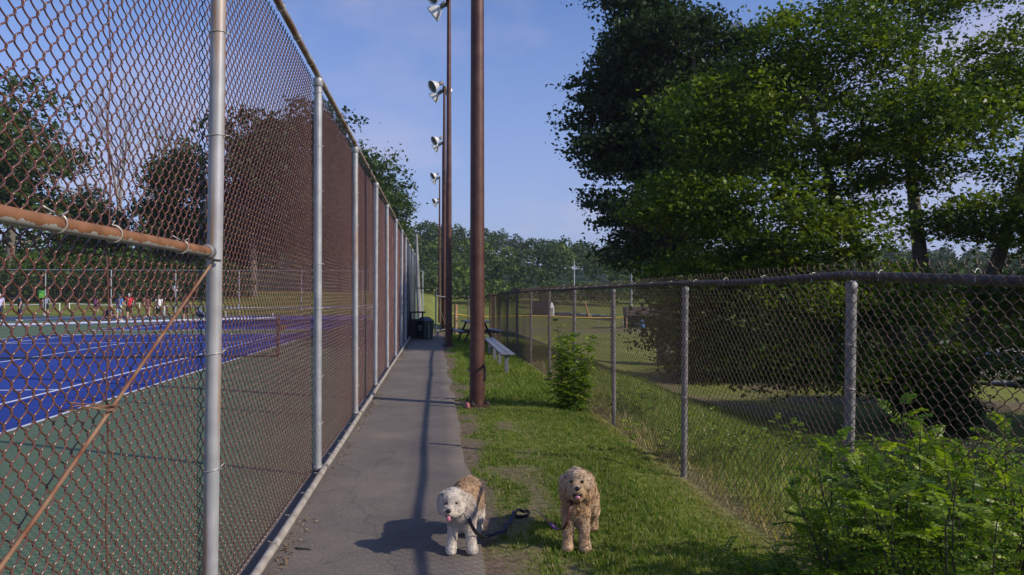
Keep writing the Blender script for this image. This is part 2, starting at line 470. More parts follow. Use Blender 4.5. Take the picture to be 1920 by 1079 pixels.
M['grass'] = leafmat('grass_blade', [(0.0, (0.085, 0.150, 0.022)), (0.5, (0.175, 0.260, 0.036)), (0.8, (0.28, 0.335, 0.075)), (0.9, (0.40, 0.34, 0.14)), (1.0, (0.50, 0.40, 0.22))], 0.6, 0.42)
M['leaf_maple'] = leafmat('maple_leaf', [(0.0, (0.028, 0.064, 0.009)), (0.6, (0.080, 0.135, 0.014)), (1.0, (0.20, 0.26, 0.025))], 0.42, 0.38)
M['leaf_dark'] = leafmat('dark_leaf', [(0.0, (0.016, 0.036, 0.014)), (1.0, (0.046, 0.080, 0.026))], 0.5, 0.25)
M['leaf_mid'] = leafmat('mid_leaf', [(0.0, (0.028, 0.056, 0.014)), (1.0, (0.075, 0.12, 0.026))], 0.5, 0.25)
M['leaf_hill'] = leafmat('hill_leaf', [(0.0, (0.026, 0.050, 0.018)), (0.5, (0.066, 0.108, 0.022)), (1.0, (0.13, 0.18, 0.026))], 0.6, 0.2)
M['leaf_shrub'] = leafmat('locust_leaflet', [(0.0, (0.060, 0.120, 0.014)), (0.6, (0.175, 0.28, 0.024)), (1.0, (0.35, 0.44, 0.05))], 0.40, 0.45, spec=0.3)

# ------------------------------------------------------------------ setting: ground
def axis(lo, hi, fine_lo, fine_hi, fine, grow=1.22):
    a = list(np.arange(fine_lo, fine_hi + 1e-6, fine))
    st = fine; x = a[-1]
    while x < hi: st *= grow; x += st; a.append(min(x, hi))
    st = fine; x = a[0]
    while x > lo: st *= grow; x -= st; a.insert(0, max(x, lo))
    return np.array(a)

def dirt_mask(x, y):
    """bare soil: along the path edge, in patches on the strip, under the fence line, the track at the foot of the bank"""
    e = 0.32 + 0.10 * (vnoise(y * 1.3, y * 0 + 4) - 0.5)
    d1 = (1 - ss(0.0, 0.24, x - e + (vnoise(x * 6, y * 3) - 0.5) * 0.38)) * ss(-0.3, 0.2, x)
    n = vnoise(x * 2.1 + 3, y * 1.5 + 8) * 0.6 + vnoise(x * 6, y * 5) * 0.4
    d2 = ss(0.55, 0.72, n) * (1 - ss(0.75, 1.35, x)) * ss(0.2, 0.4, x) * 0.8
    d3 = np.exp(-((x - 2.42) / 0.15) ** 2) * (0.35 + 0.5 * vnoise(x * 5, y * 3))
    cx = 5.0 + 7.0 * np.exp(-((y - 12) / 14.0) ** 2)
    d6 = ss(63.5, 65, y + (vnoise(x * .3, y * .3) - .5) * 3) * (1 - ss(71, 73, y)) * ss(1, 4, x) * (1 - ss(24, 30, x)) * .85
    d4 = np.exp(-((x - cx) / 0.8) ** 4) * ss(18, 24, y) * (1 - ss(62, 75, y)) * 0.85
    d5 = ss(0.5, 0.75, vnoise(x * .5, y * .5)) * ss(6, 9, x) * (1 - ss(26, 34, y)) * 0.75
    pole = np.exp(-(((x - 0.6) / 0.28) ** 2 + ((y - 10.55) / 0.4) ** 2)) * 0.8
    return np.clip(np.maximum.reduce([d1 * (y < 40), d2 * (y < 16), d3 * (y < 34), d4, d5, d6, pole]), 0, 1)

gx = axis(-500, 500, -2, 14, 0.2)
gy = axis(-60, 700, -2, 30, 0.2)
GX, GY = np.meshgrid(gx, gy, indexing='ij')
GZ = gz(GX, GY)
nx, ny = GX.shape
ii, jj = np.meshgrid(np.arange(nx - 1), np.arange(ny - 1), indexing='ij')
q = np.stack([ii * ny + jj, (ii + 1) * ny + jj, (ii + 1) * ny + jj + 1, ii * ny + jj + 1], -1).reshape(-1, 4)
gme = fmesh('ground', np.stack([GX, GY, GZ], -1), q, M['ground'], {'dirt': dirt_mask(GX, GY).ravel()}, smooth=True)
tagp(link('ground', gme), 'grassy ground with bare soil patches falling to a field', 'ground', kind='structure')

def sheet(name, x0, x1, y0, y1, z, mat, parent=None, th=0.0):
    mb = MB()
    mb.box(((x0 + x1) / 2, (y0 + y1) / 2, z - 0.05), (x1 - x0, y1 - y0, 0.1))
    return mb.build(name, mat, parent)

# court surfaces (each 4 mm above the one below)
slab = tagp(sheet('court_surround', -52, -1.16, -8, 62, 0.006, M['green_court']), 'green painted tennis court surround', 'court', kind='structure')
CX0, CX1 = -16.07, -5.10
def court_at(yn, nm):
    c = tagp(sheet('court_surface', CX0, CX1, yn - 11.89, yn + 11.89, 0.010, M['blue_court']), nm, 'court', kind='structure')
    w = 0.05; z = 0.014
    def ln(x0, x1, y0, y1): sheet('painted_line', x0, x1, y0, y1, z, M['courtline'], c)
    ln(CX1 - w, CX1 + w * 0, yn - 11.89, yn + 11.89); ln(CX0, CX0 + w, yn - 11.89, yn + 11.89)
    ln(CX1 - 1.37 - w, CX1 - 1.37, yn - 11.85, yn + 11.85); ln(CX0 + 1.37, CX0 + 1.37 + w, yn - 11.85, yn + 11.85)
    ln(CX0 + w, CX1 - w, yn - 11.95, yn - 11.89); ln(CX0 + w, CX1 - w, yn + 11.89, yn + 11.95)
    for s in (-1, 1):
        ln(CX0 + 1.37 + w, CX1 - 1.37 - w, yn + s * 6.4 - w / 2, yn + s * 6.4 + w / 2)
    xm = (CX0 + CX1) / 2
    ln(xm - w / 2, xm + w / 2, yn - 6.37, yn + 6.37)
    return c
court_at(19.6, 'bright blue tennis court with white lines beside rusty fence')
court_at(47.1, 'blue tennis court beyond the nearer net')
for (x0, x1, y0, y1) in ((-46, -19.5, 49.0, 58.5), (-46, -19.5, 62.6, 72)):
    pc = tagp(sheet('court_surface', x0, x1, y0, y1, 0.0105, M['navy_court']), 'dull navy pickleball court by grey fence', 'court', kind='structure')
    for xx in (-40, -33.5, -27, -21): sheet('painted_line', xx, xx + 0.06, y0 + .5, y1 - .5, 0.0145, M['courtline'], pc)

# asphalt path with a ragged right edge
ys = np.arange(-4, 31.01, 0.12)
lx = np.full_like(ys, -1.155)
rx = 0.30 - 0.004 * ys + (vnoise(ys * 1.1, ys * 0 + 2) - 0.5) * 0.10 + (vnoise(ys * 5, ys * 0 + 7) - 0.5) * 0.022
PV = []
cols = 8
for i, y in enumerate(ys):
    for c in range(cols + 1):
        f = c / cols
        PV.append((lx[i] * (1 - f) + rx[i] * f, y, 0.022 - 0.004 * f))
    PV.append((rx[i] + 0.015, y, -0.03))
cw = cols + 2
PF = [(i * cw + c, i * cw + c + 1, (i + 1) * cw + c + 1, (i + 1) * cw + c) for i in range(len(ys) - 1) for c in range(cw - 1)]
tagp(link('path', fmesh('path', PV, PF, M['asphalt'], smooth=True)), 'narrow grey asphalt path along the fence', 'path', kind='structure')
# parking lot seen under the trees
lotz = float(gz(24, 24)) + 0.10
lot = MB(); lot.box((29.5, 25, lotz - 0.3), (23, 18, 0.6))
tagp(lot.build('parking_lot', M['lot']), 'grey asphalt parking lot beyond the trees', 'parking lot', kind='structure')

# ------------------------------------------------------------------ chain link
def link_panel(name, W, H, z0, mat, ppp=8, sides=4, r=0.0025, pitch=0.072, barbs=False, seed=1, bulge=0.006):
    """woven flattened-helix wires; local x along the fence, y depth, z up"""
    rg = np.random.default_rng(seed)
    sp = pitch / 2
    n = int(round(W / sp))
    sp = W / n
    A = sp / 2 + r * 1.0
    D = 0.0055
    npt = int(H / pitch * ppp) + 1
    th = np.arange(npt) * 2 * PI / ppp
    z = z0 + np.arange(npt) * pitch / ppp
    tri = 2 / PI * np.arcsin(np.clip(np.cos(th), -1, 1))
    cx = A * (0.62 * np.cos(th) + 0.38 * tri)
    cy = D * np.sin(th)
    V = []; F = []
    base = np.arange(npt)
    pj = np.arange(sides)
    fi, fj = np.meshgrid(np.arange(npt - 1), pj, indexing='ij')
    fk = (fj + 1) % sides
    quad = np.stack([fi * sides + fj, fi * sides + fk, (fi + 1) * sides + fk, (fi + 1) * sides + fj], -1).reshape(-1, 4)
    for w in range(n):
        s = 1 if w % 2 == 0 else -1
        x = sp * (w + 0.5) + s * cx
        y = s * cy
        # slow waviness of the whole fabric
        zz = z + 0.006 * (vnoise(x * 1.1 + seed, z * 1.3) - 0.5)
        x = x + 0.012 * (vnoise(z * 1.6 + seed * 7, x * 1.2) - 0.5) + 0.0035 * (rg.random(npt) - .5) * (rg.random() < .3)
        y = y + bulge * 2 * (vnoise(x * .9 + seed * 3, z * .9) - 0.5)
        P = np.stack([x, y, zz], -1)
        T = np.gradient(P, axis=0); T /= np.linalg.norm(T, axis=1)[:, None]
        N1 = np.cross(T, np.array([1.0, 0, 0])); N1 /= np.linalg.norm(N1, axis=1)[:, None]
        N2 = np.cross(T, N1)
        ang = pj * 2 * PI / sides + PI / 4
        ring = P[:, None, :] + r * (np.cos(ang)[None, :, None] * N1[:, None, :] + np.sin(ang)[None, :, None] * N2[:, None, :])
        V.append(ring.reshape(-1, 3)); F.append(quad + w * npt * sides)
    V = np.concatenate(V); F = np.concatenate(F)
    if barbs:
        b = MB()
        top = z[-1]
        for w in range(n):
            if w % 2: continue
            x = sp * (w + 0.5) + cx[-1]
            for sg in (-1, 1):
                tip = (x + sg * 0.012 + (rg.random() - .5) * .012, (rg.random() - .5) * .02, top + 0.028 + rg.random() * .012)
                b.tube([(x - sg * .004, 0, top - .004), (x + sg * .004, 0.003 * sg, top + .012), tip], r, 4)
        bv = np.array(b.v)
        off = len(V)
        V = np.concatenate([V, bv])
        F = np.concatenate([F, np.array([f for f in b.f if len(f) == 4]) + off])
    return fmesh(name, V, F, mat, smooth=True)

def ring_mesh(name, r, wire, mat, tail=0.05):
    mb = MB()
    pts = [(r * math.cos(a), r * math.sin(a), 0.006 * math.sin(a)) for a in np.linspace(PI * 0.62, PI * 2.42, 18)]
    pts = [(-r * 1.0 - 0.012, r * 1.0 + .006, 0.012)] + pts + [(0.02, r + 0.012, 0.004)]
    mb.tube(pts, wire, 6)
    return mb.mesh(name, mat)

# ---- tall rusty fence along the courts
LX = -1.08
LY = [-2.54, 0.52, 3.58, 6.70, 9.75, 12.82, 15.87, 18.92, 21.98, 25.03, 28.1, 31.15, 34.2]
LH = 3.66
tall = thing('chain_link_fence', 'tall rusty chain-link fence with round grey posts along the tennis courts', 'fence', (LX, 0, 0))
p_near = link_panel('chain_link_panel', 3.05, 3.60, 0.035, M['rustwire'], 10, 5, 0.0028, seed=2)
p_far = link_panel('chain_link_panel', 3.05, 3.60, 0.035, M['rustwire'], 6, 4, 0.0025, seed=5)
post_me = {}
def tall_post(i):
    mb = MB()
    mb.tube([(0, 0, -0.2), (0, 0, 3.0), (0, 0, LH - 0.07)], 0.0355, 20)
    return mb.mesh('post', M['post'] if i % 2 == 0 else M['galv'])
pm_a, pm_b = tall_post(0), tall_post(1)
cap = MB()
cap.lathe([(0.0, 0.0), (0.030, 0.004), (0.043, -0.005), (0.0445, -0.02), (0.0445, -0.075), (0.041, -0.078)], 20)
cap_me = cap.mesh('loop_cap', M['galv'])
tie_me = ring_mesh('tie_wire', 0.038, 0.0026, M['tie'])
rtie_me = ring_mesh('tie_wire', 0.0285, 0.0028, M['tie'])
btie_me = ring_mesh('tie_wire', 0.0285, 0.0022, M['bottompipe'])
clamp = MB()
clamp.lathe([(0.0415, -0.03), (0.0455, -0.03), (0.0455, 0.03), (0.0415, 0.03)], 20)
clamp.box((0.052, 0, 0), (0.02, 0.03, 0.05), bev=.004)
clamp_me = clamp.mesh('rail_clamp', M['galv_old'])
for i, y in enumerate(LY):
    lean = {2: (0.002, -0.012), 3: (-.004, 0.004), 4: (.004, .003)}.get(i, (0.004 * math.sin(i * 3), 0.003 * math.cos(i * 5)))
    po = link('post', pm_a if i in (2, 4, 6) else pm_b, tall, (0, y, 0), (lean[0], lean[1], i * 1.3))
    if i != 2: link('loop_cap', cap_me, po, (0, 0, LH - 0.045))
    for k, h in enumerate((0.42, 0.95, 1.46, 1.98, 2.52, 3.05, 3.42) if i > 2 else (0.75, 1.42, 2.35, 2.95, 3.3)):
        link('tie_wire', tie_me, po, (0, 0, h + 0.06 * math.sin(i * 7 + k * 3)), (0.06 * math.sin(k + i), 0.05, -PI / 2 - i * 1.3))
    link('rail_clamp', clamp_me, po, (0, 0, 0.075), (0, 0, -i * 1.3))
for i in range(len(LY) - 1):
    a, b = LY[i], LY[i + 1]
    W = b - a
    me = p_near if i in (1, 2) else p_far
    link('chain_link_panel', me, tall, (-0.056, a, 0), (0, 0, PI / 2), (W / 3.05, 1, 1))
    mb = MB(); mb.tube([(0, 0, 0), (0, W / 2, 0.006 * math.sin(i)), (0, W, 0)], 0.026, 14)
    tr = mb.build('top_rail', M['toprail'], tall, (-0.004, a, LH - 0.02))
    mb = MB(); mb.tube([(0, 0.05, 0), (0.002, W * .5, -0.004), (0, W - 0.05, 0)], 0.0265, 14)
    br = mb.build('bottom_rail', M['bottompipe'], tall, (0.066, a, 0.075))
    for k in range(5):
        yy = W * (k + 0.6) / 5.3
        link('tie_wire', rtie_me, tr, (0, yy, 0), (PI / 2, 0.4 * math.sin(k * 3 + i), 0))
        link('tie_wire', btie_me, br, (0, yy + .1, 0), (PI / 2, 0.4 * math.sin(k * 5 + i), 0))
# brace rail, truss rod and their fittings in the end bay
mb = MB(); mb.tube([(0, 0.04, 0), (0, 1.5, -0.004), (0, 3.00, 0)], 0.0235, 20)
mr = mb.build('brace_rail', M['rustrail'], tall, (0.004, 0.54, 1.845))
for yy, tl in ((1.62, .3), (1.98, -.3), (0.7, .2), (2.62, .25)):
    link('tie_wire', rtie_me, mr, (0, yy, 0), (PI / 2, tl, 0.35))
mb = MB()
mb.lathe([(0.034, -0.02), (0.036, 0.0), (0.034, 0.022), (0.026, 0.03)], 16, Matrix.Translation((0, 2.985, 0)) @ Matrix.Rotation(PI / 2, 4, 'X'))
mb.build('rail_end_cup', M['galv_old'], mr)
mb = MB(); mb.lathe([(0.0415, -0.024), (0.046, -0.024), (0.046, 0.024), (0.0415, 0.024)], 20, Matrix.Translation((0, 3.04, 0)))
mb.tube([(0.02, 3.0, -0.035), (0.035, 2.985, -0.04), (0.06, 2.98, -0.042)], 0.006, 8)
mb.build('brace_band', M['galv_old'], mr)
mb = MB()
p0, p1 = Vector((0.022, 3.50, 1.78)), Vector((0.02, 0.58, 0.37))
mb.tube([p0, p0.lerp(p1, .25) + Vector((0, 0, -.012)), p0.lerp(p1, .5) + Vector((.004, 0, -.018)), p0.lerp(p1, .75) + Vector((0, 0, -.012)), p1], 0.0062, 10)
rod = mb.build('truss_rod', M['rustrod'], tall)
mb = MB()
c0 = p0.lerp(p1, 0.36)
mb.tube([c0 + Vector((0.012, 0.05, -0.01)), c0 + Vector((0.018, -0.03, 0.0)), c0 + Vector((0.012, -0.22, 0.045)), c0 + Vector((-0.02, -0.26, 0.035)), c0 + Vector((-0.012, -0.1, 0.02)), c0 + Vector((0.012, 0.03, 0.004))], 0.0024, 6)
mb.tube([c0 + Vector((0.014, 0.05, 0.005)), c0 + Vector((0.016, -0.05, 0.018)), c0 + Vector((0.006, -0.25, 0.058))], 0.002, 6)
mb.build('wire_wrap', M['rustrod'], rod)
# vertical seam wire where the fabric was patched
mb = MB()
mb.tube([(-0.052, 2.62 + .012 * math.sin(k * 1.7), 0.1 + k * .12) for k in range(29)], 0.0026, 5)
mb.build('seam_wire', M['rustwire'], tall)
# navy windscreens on the far bays
for a, b in ((25.03, 28.1), (28.1, 31.15), (31.15, 34.2)):
    n = 14
    V = []
    for k in range(n + 1):
        yy = a + 0.06 + (b - a - 0.12) * k / n
        for h in (0.12, 1.2, 2.4, 3.5):
            V.append((0.03 + 0.02 * math.sin(k * 1.9 + h), yy, h + 0.02 * math.sin(k)))
    Fq = [(k * 4 + j, (k + 1) * 4 + j, (k + 1) * 4 + j + 1, k * 4 + j + 1) for k in range(n) for j in range(3)]
    me = fmesh('windscreen', V, Fq, M['screen'], smooth=True)
    o = link('windscreen', me, tall)
    md = o.modifiers.new('thick', 'SOLIDIFY'); md.thickness = 0.004

# ---- shoulder-high fence between the grass strip and the bank
RX = 2.35
RY = [-1.55, 1.20, 3.95, 6.71, 9.45, 12.28, 14.96, 18.1, 21.1, 24.2, 27.0, 29.6, 32.0]
RH = 1.845
low = thing('chain_link_fence', 'shoulder-high chain-link fence with barbed top edge beside the grass strip', 'fence', (RX, 0, 0))
r_near = link_panel('chain_link_panel', 2.6, 1.865, 0.03, M['rustwire_dark'], 8, 4, 0.0022, barbs=True, seed=8, bulge=.012)
pm_r = MB(); pm_r.tube([(0, 0, -0.3), (0, 0, 1.0), (0, 0, RH - 0.03)], 0.030, 16)
pm_r = pm_r.mesh('post', M['galv_old'])
cap2 = MB(); cap2.lathe([(0.0, 0.012), (0.022, 0.008), (0.033, -0.005), (0.0335, -0.06), (0.031, -0.062)], 16)
cap2_me = cap2.mesh('loop_cap', M['galv_old'])
tie2 = ring_mesh('tie_wire', 0.033, 0.0024, M['tie'])
rtie2_me = ring_mesh('tie_wire', 0.026, 0.0022, M['tie'])
rl = {2: (0.0, 0.022), 3: (0, .012), 4: (.0, -.004)}
gzr = [float(gz(RX, y)) - {0: .14, 1: .07}.get(i, 0) for i, y in enumerate(RY)]
for i, y in enumerate(RY):
    po = link('post', pm_r, low, (0, y, gzr[i]), (rl.get(i, (0, 0.01 * math.sin(i * 3)))[0], rl.get(i, (0, .01 * math.sin(i * 3)))[1], 0))
    link('loop_cap', cap2_me, po, (0, 0, RH - 0.03))
    for h in (0.35, 0.75, 1.15, 1.5):
        link('tie_wire', tie2, po, (0, 0, h + .05 * math.sin(i * 5 + h * 9)), (0.05, 0, PI / 2))
for i in range(len(RY) - 1):
    a, b = RY[i], RY[i + 1]; W = b - a
    dz = gzr[i + 1] - gzr[i]
    ang = math.atan2(dz, W)
    link('chain_link_panel', r_near, low, (-0.042, a, gzr[i]), (0, -ang, PI / 2), (W / 2.6, 1, 1))
    mb = MB(); mb.tube([(0, 0, 0), (0, W / 2, 0.012 * math.sin(i * 2.3) - .006), (0, W, dz)], 0.024, 12)
    tr = mb.build('top_rail', M['rail_dark'], low, (0.0, a, RH + 0.012 + gzr[i]))
    for k in range(4):
        t = (k + .5) / 4
        link('tie_wire', rtie2_me, tr, (0, W * t, dz * t), (PI / 2, -PI / 2, 0.2))
# short return at the far end, closing towards the poles
mb = MB(); mb.tube([(0, 32, RH + .012 + gzr[-1]), (-1.9, 33.6, 1.45)], 0.024, 10)
mb.build('top_rail', M['rail_dark'], low)
for k, (xx, yy) in enumerate(((-0.95, 32.8), (-1.9, 33.6))):
    link('post', pm_r, low, (xx, yy, float(gz(RX + xx, yy)) - (0.1 + .1 * k)))
link('chain_link_panel', r_near, low, (0, 32, -0.42), (0, 0, math.atan2(1.6, -1.9)), (2.48 / 2.6, 1, 1))

# ---- grey divider fence across the courts
FY = 60.0
grey = thing('chain_link_fence', 'pale grey chain-link divider fence across the far end of the courts', 'fence', (0, FY, 0))
p_grey = link_panel('chain_link_panel', 4.9, 3.6, 0.03, M['greywire'], 4, 3, 0.0016, pitch=0.10, seed=11)
px_ = [-1.2 - 4.9 * k for k in range(9)]
mb = MB(); mb.tube([(0, 0, -.2), (0, 0, 3.62)], 0.045, 10)
gp = mb.mesh('post', M['alu'])
for k, xx in enumerate(px_):
    link('post', gp, grey, (xx, 0, 0))
    if k:
        link('chain_link_panel', p_grey, grey, (xx, 0.05, 0))
        mb = MB(); mb.tube([(xx, 0, 3.64), (xx + 4.9, 0, 3.64)], 0.03, 8); mb.build('top_rail', M['alu'], grey)
# second, lower fence behind
g2 = thing('chain_link_fence', 'lower grey chain-link fence behind the pickleball courts', 'fence', (0, 73.5, 0))
mb = MB(); mb.tube([(0, 0, -.2), (0, 0, 3.0)], 0.04, 8)
gp2 = mb.mesh('post', M['galv_old'])
for k in range(10):
    xx = -21 - 3.05 * k
    link('post', gp2, g2, (xx, 0, float(gz(xx, 73.5)) - .6))
    mb = MB(); mb.tube([(xx, 0, 3.3), (xx - 3.05, 0, 3.3)], 0.022, 6); mb.build('top_rail', M['galv_old'], g2)
    mb = MB(); mb.tube([(xx, -1.2, 1.35), (xx - 3.05, -1.2, 1.45)], 0.03, 6); mb.build('hand_rail', M['alu'], g2)
    mb = MB(); mb.tube([(xx, -1.2, 0.0), (xx, -1.2, 1.4)], 0.025, 6); mb.build('rail_post', M['galv_old'], g2)
# white pipe rail on the far court
wr = thing('pipe_rail', 'long low white pipe rail before the far grass bank', 'rail', (0, 58.9, 0))
for k in range(5):
    xx = -2.2 - 3.6 * k
    mb = MB(); mb.tube([(xx, 0, 0), (xx, 0, 0.62)], 0.025, 8); mb.build('rail_post', M['white'], wr)
    if k < 4:
        mb = MB(); mb.tube([(xx - .02, 0, 0.62), (xx - 3.58, 0, 0.62)], 0.03, 8); mb.build('rail', M['white'], wr)

# ------------------------------------------------------------------ nets
def net(label, x0, x1, y, h, cell, post_mat, cat_posts=True, group=None):
    t = thing('tennis_net', label, 'net', ((x0 + x1) / 2, y, 0), 0, group)
    w = x1 - x0
    def top(u): return h - 0.155 * (1 - abs(2 * u - 1)) ** 1.0 * (h / 1.07)
    for s in (-1, 1):
        mb = MB(); mb.tube([(s * w / 2, 0, -.1), (s * w / 2, 0, h + .02)], 0.042, 12)
        po = mb.build('post', post_mat, t)
    n = 40
    mb = MB()
    pts = [(-w / 2 + w * k / n, 0, top(k / n) - .03) for k in range(n + 1)]
    V = []; Fq = []
    for k, p in enumerate(pts):
        V += [(p[0], -0.008, p[2] - .032), (p[0], -0.008, p[2] + .03), (p[0], 0.008, p[2] + .03), (p[0], 0.008, p[2] - .032)]
    for k in range(n):
        for j in range(4):
            Fq.append((k * 4 + j, (k + 1) * 4 + j, (k + 1) * 4 + (j + 1) % 4, k * 4 + (j + 1) % 4))
    link('net_band', fmesh('net_band', V, Fq, M['netband']), t)
    # cords
    cd = 0.0016 if cell < .06 else 0.003
    V = []; Fq = []
    def cord(p, q_):
        p = np.array(p); q_ = np.array(q_); d = (q_ - p); d /= np.linalg.norm(d)
        a = np.cross(d, [0, 1, 0]) * cd; b = np.array([0, cd, 0])
        i0 = len(V)
        for e in (p, q_): V.extend([e + a, e + b, e - a, e - b])
        for j in range(4): Fq.append((i0 + j, i0 + (j + 1) % 4, i0 + 4 + (j + 1) % 4, i0 + 4 + j))
    nxn = int(w / cell)
    for k in range(1, nxn):
        u = k / nxn; cord((-w / 2 + w * u, 0, 0.03), (-w / 2 + w * u, 0, top(u) - .05))
    for zz in np.arange(0.04, h - 0.06, cell):
        segs = 12
        for k in range(segs):
            u0, u1 = k / segs, (k + 1) / segs
            f = zz / h
            cord((-w / 2 + w * u0, 0, f * top(u0)), (-w / 2 + w * u1, 0, f * top(u1)))
    nm = link('net_mesh', fmesh('net_mesh', V, Fq, M['netcord']), t)
    mb = MB(); mb.box((0, 0, 0.03), (w, 0.012, 0.05)); mb.build('bottom_band', M['netcord'], t)
    return t
n1 = net('tennis net with white top band across the bright blue court', -17.0, -4.19, 19.6, 1.07, 0.05, M['rustpole'])
mb = MB(); mb.box((6.53, 0.0, 0.78), (0.14, 0.10, 0.16), bev=.01); mb.tube([(6.6, 0, .8), (6.72, 0, .84), (6.72, -.02, .92)], .014, 6)
mb.build('crank', M['rustrod'], n1)
net('white-banded net on the far blue court', -17.0, -4.19, 47.1, 1.0, 0.12, M['white'])
for k, xx in enumerate((-42, -35.4, -28.8)):
    net('low pickleball net on white posts behind the grey fence', xx - 2.9, xx + 2.9, 66.0, 0.95, 0.2, M['white'], group='pickleball nets')

# ------------------------------------------------------------------ light poles
def lamp_head(parent, loc, az, tilt, s=1.0, label=None):
    """floodlight: dish opening along its axis, with ballast box behind"""
    d = Vector((math.sin(az) * math.cos(tilt), math.cos(az) * math.cos(tilt), math.sin(tilt)))
    q_ = d.to_track_quat('Z', 'Y').to_matrix().to_4x4()
    T = Matrix.Translation(loc) @ q_ @ Matrix.Scale(s, 4)
    mb = MB()
    mb.lathe([(0.02, -0.02), (0.08, -0.01), (0.14, 0.05), (0.22, 0.17), (0.28, 0.32), (0.295, 0.36), (0.285, 0.36), (0.265, 0.31), (0.2, 0.16), (0.1, 0.04), (0.0, 0.03)], 20, T)
    h = mb.build('floodlight', M['lampshell'], parent)
    mb = MB(); mb.lathe([(0.0, 0.315), (0.15, 0.312), (0.268, 0.305)], 20, T); mb.build('lens', M['lampglass'], h)
    mb = MB(); mb.lathe([(0.0, -0.26), (0.075, -0.26), (0.09, -0.24), (0.09, -0.08), (0.07, -0.02), (0.0, -0.02)], 12, T); mb.build('ballast', M['galv_old'], h)
    return h

POLES = [(0.59, 10.7, 11.6, .112, .085), (0.36, 23.0, 11.1, .112, .06), (0.31, 33.0, 11.1, .112, .055), (0.34, 44.0, 11.0, .112, .055), (0.17, 57.0, 11.0, .112, .055), (0.20, 72.0, 11.0, .112, .055)]
PLAB = ['rust-brown light pole with bolted base plate standing in the grass beside the bench',
        'rust-brown floodlight pole beside the picnic table'] + ['slim brown floodlight pole in the row beyond the picnic table'] * 4
for i, (x, y, h, r0, r1) in enumerate(POLES):
    g = float(gz(x, y)) - (0.02 if i < 2 else 0.0)
    t = thing('light_pole', PLAB[i], 'light pole', (x, y, g), 0, 'floodlight poles along the path')
    hh = h - g
    n = 12
    mb = MB(); mb.tube([(0, 0, hh * k / n) for k in range(n + 1)], [r0 + (r1 - r0) * k / n for k in range(n + 1)], 20)
    shaft = mb.build('shaft', M['rustpole'], t)
    mb = MB(); mb.box((0, 0, 0.035), (0.36, 0.36, 0.03), bev=.006); bp = mb.build('base_plate', M['rustpole'], t)
    for a in range(4):
        an = PI / 4 + a * PI / 2 + .3
        mb = MB()
        mb.tube([(0.165 * math.cos(an), 0.165 * math.sin(an), 0.02), (0.165 * math.cos(an), 0.165 * math.sin(an), 0.12)], 0.014, 8)
        mb.lathe([(0.0, .09), (0.03, .085), (0.042, .06), (0.042, .045), (0.0, .045)], 6, Matrix.Translation((0.165 * math.cos(an), 0.165 * math.sin(an), 0)))
        mb.build('anchor_bolt', M['darkmetal'], bp)
    if i < 2:
        mb = MB(); mb.box((0.112, -0.03, 0.50), (0.035, 0.08, 0.22), bev=.008); mb.build('hand_hole_cover', M['darkmetal'], shaft)
    mb = MB(); mb.box((-0.05, 0, hh - 0.08), (0.1, 0.7, 0.07), bev=.01); mb.build('cross_arm', M['darkmetal'], t)
    lamp_head(t, (-0.28, -0.22, hh + 0.12), R(-118), R(-28), 1.0)
    lamp_head(t, (-0.28, 0.26, hh - 0.18), R(-75), R(-38), 0.95)
    if i == 2:
        lamp_head(t, (0.06, 0.1, hh + 0.05), R(40), R(-25), 0.7)
# rubble at the foot of the first pole
mb = MB(); mb.lathe([(0.0, .085), (0.03, .08), (0.045, .05), (0.048, 0), ], 10, Matrix.Translation((0.43, 10.5, 0.0)))
mb.lathe([(0.0, .088), (0.026, .084), (0.03, .0815)], 10, Matrix.Translation((0.43, 10.5, 0.002)))
tagp(mb.build('tin_can', pm('faded_red_tin', (0.16, 0.10, 0.09), (0.5, 0.14, 0.12), 22.0, 0.5, .3)), 'crushed dull red can at the foot of the rust-brown pole', 'can')

# ------------------------------------------------------------------ bench
bn = thing('bench', 'long backless aluminium bench with square legs beside the low fence', 'bench', (1.45, 17.6, 0))
for k in range(2):
    mb = MB(); mb.box((-0.072 + 0.146 * k, 0, 0.42), (0.138, 5.6, 0.035), bev=.006); mb.build('seat_plank', M['benchgrey'], bn)
for yy in (-2.5, -0.75, 0.75, 2.45):
    z0 = float(gz(1.45, 17.6 + yy))
    mb = MB(); mb.box((0, yy, (0.365 + z0 - .05) / 2), (0.08, 0.08, 0.365 - z0 + .05), bev=.006); lg = mb.build('leg', M['benchgrey'], bn)
    mb = MB(); mb.box((0, yy, 0.383), (0.24, 0.07, 0.034), bev=.004); mb.build('bracket', M['galv_old'], lg)

# ------------------------------------------------------------------ picnic table, wood post
def ground_thing(name, label, cat, x, y, rz=0, group=None): return thing(name, label, cat, (x, y, float(gz(x, y))), rz, group)
pt = ground_thing('picnic_table', 'grey picnic table with attached benches behind the brown poles', 'picnic table', 1.35, 25.6, R(8))
for k in range(5):
    mb = MB(); mb.box((-0.32 + k * 0.16, 0, 0.75), (0.145, 1.8, 0.04), bev=.006); mb.build('table_plank', M['benchgrey'], pt)
for s in (-1, 1):
    for k in range(2):
        mb = MB(); mb.box((s * (0.62 + k * .14), 0, 0.44), (0.125, 1.8, 0.04), bev=.006); mb.build('seat_plank', M['benchgrey'], pt)
    mb = MB()
    mb.box((0, s * 0.65, 0.40), (1.45, 0.05, 0.06)); mb.build('cross_beam', M['darkmetal'], pt)
    for q_ in (-1, 1):
        mb = MB(); mb.tube([(q_ * 0.55, s * .65 + .05, -.05), (q_ * 0.2, s * .65 + .05, 0.72)], 0.04, 6); mb.build('leg', M['darkmetal'], pt)
wp = ground_thing('wooden_post', 'stubby weathered orange wooden post with pale top by the path', 'post', 0.76, 30.0)
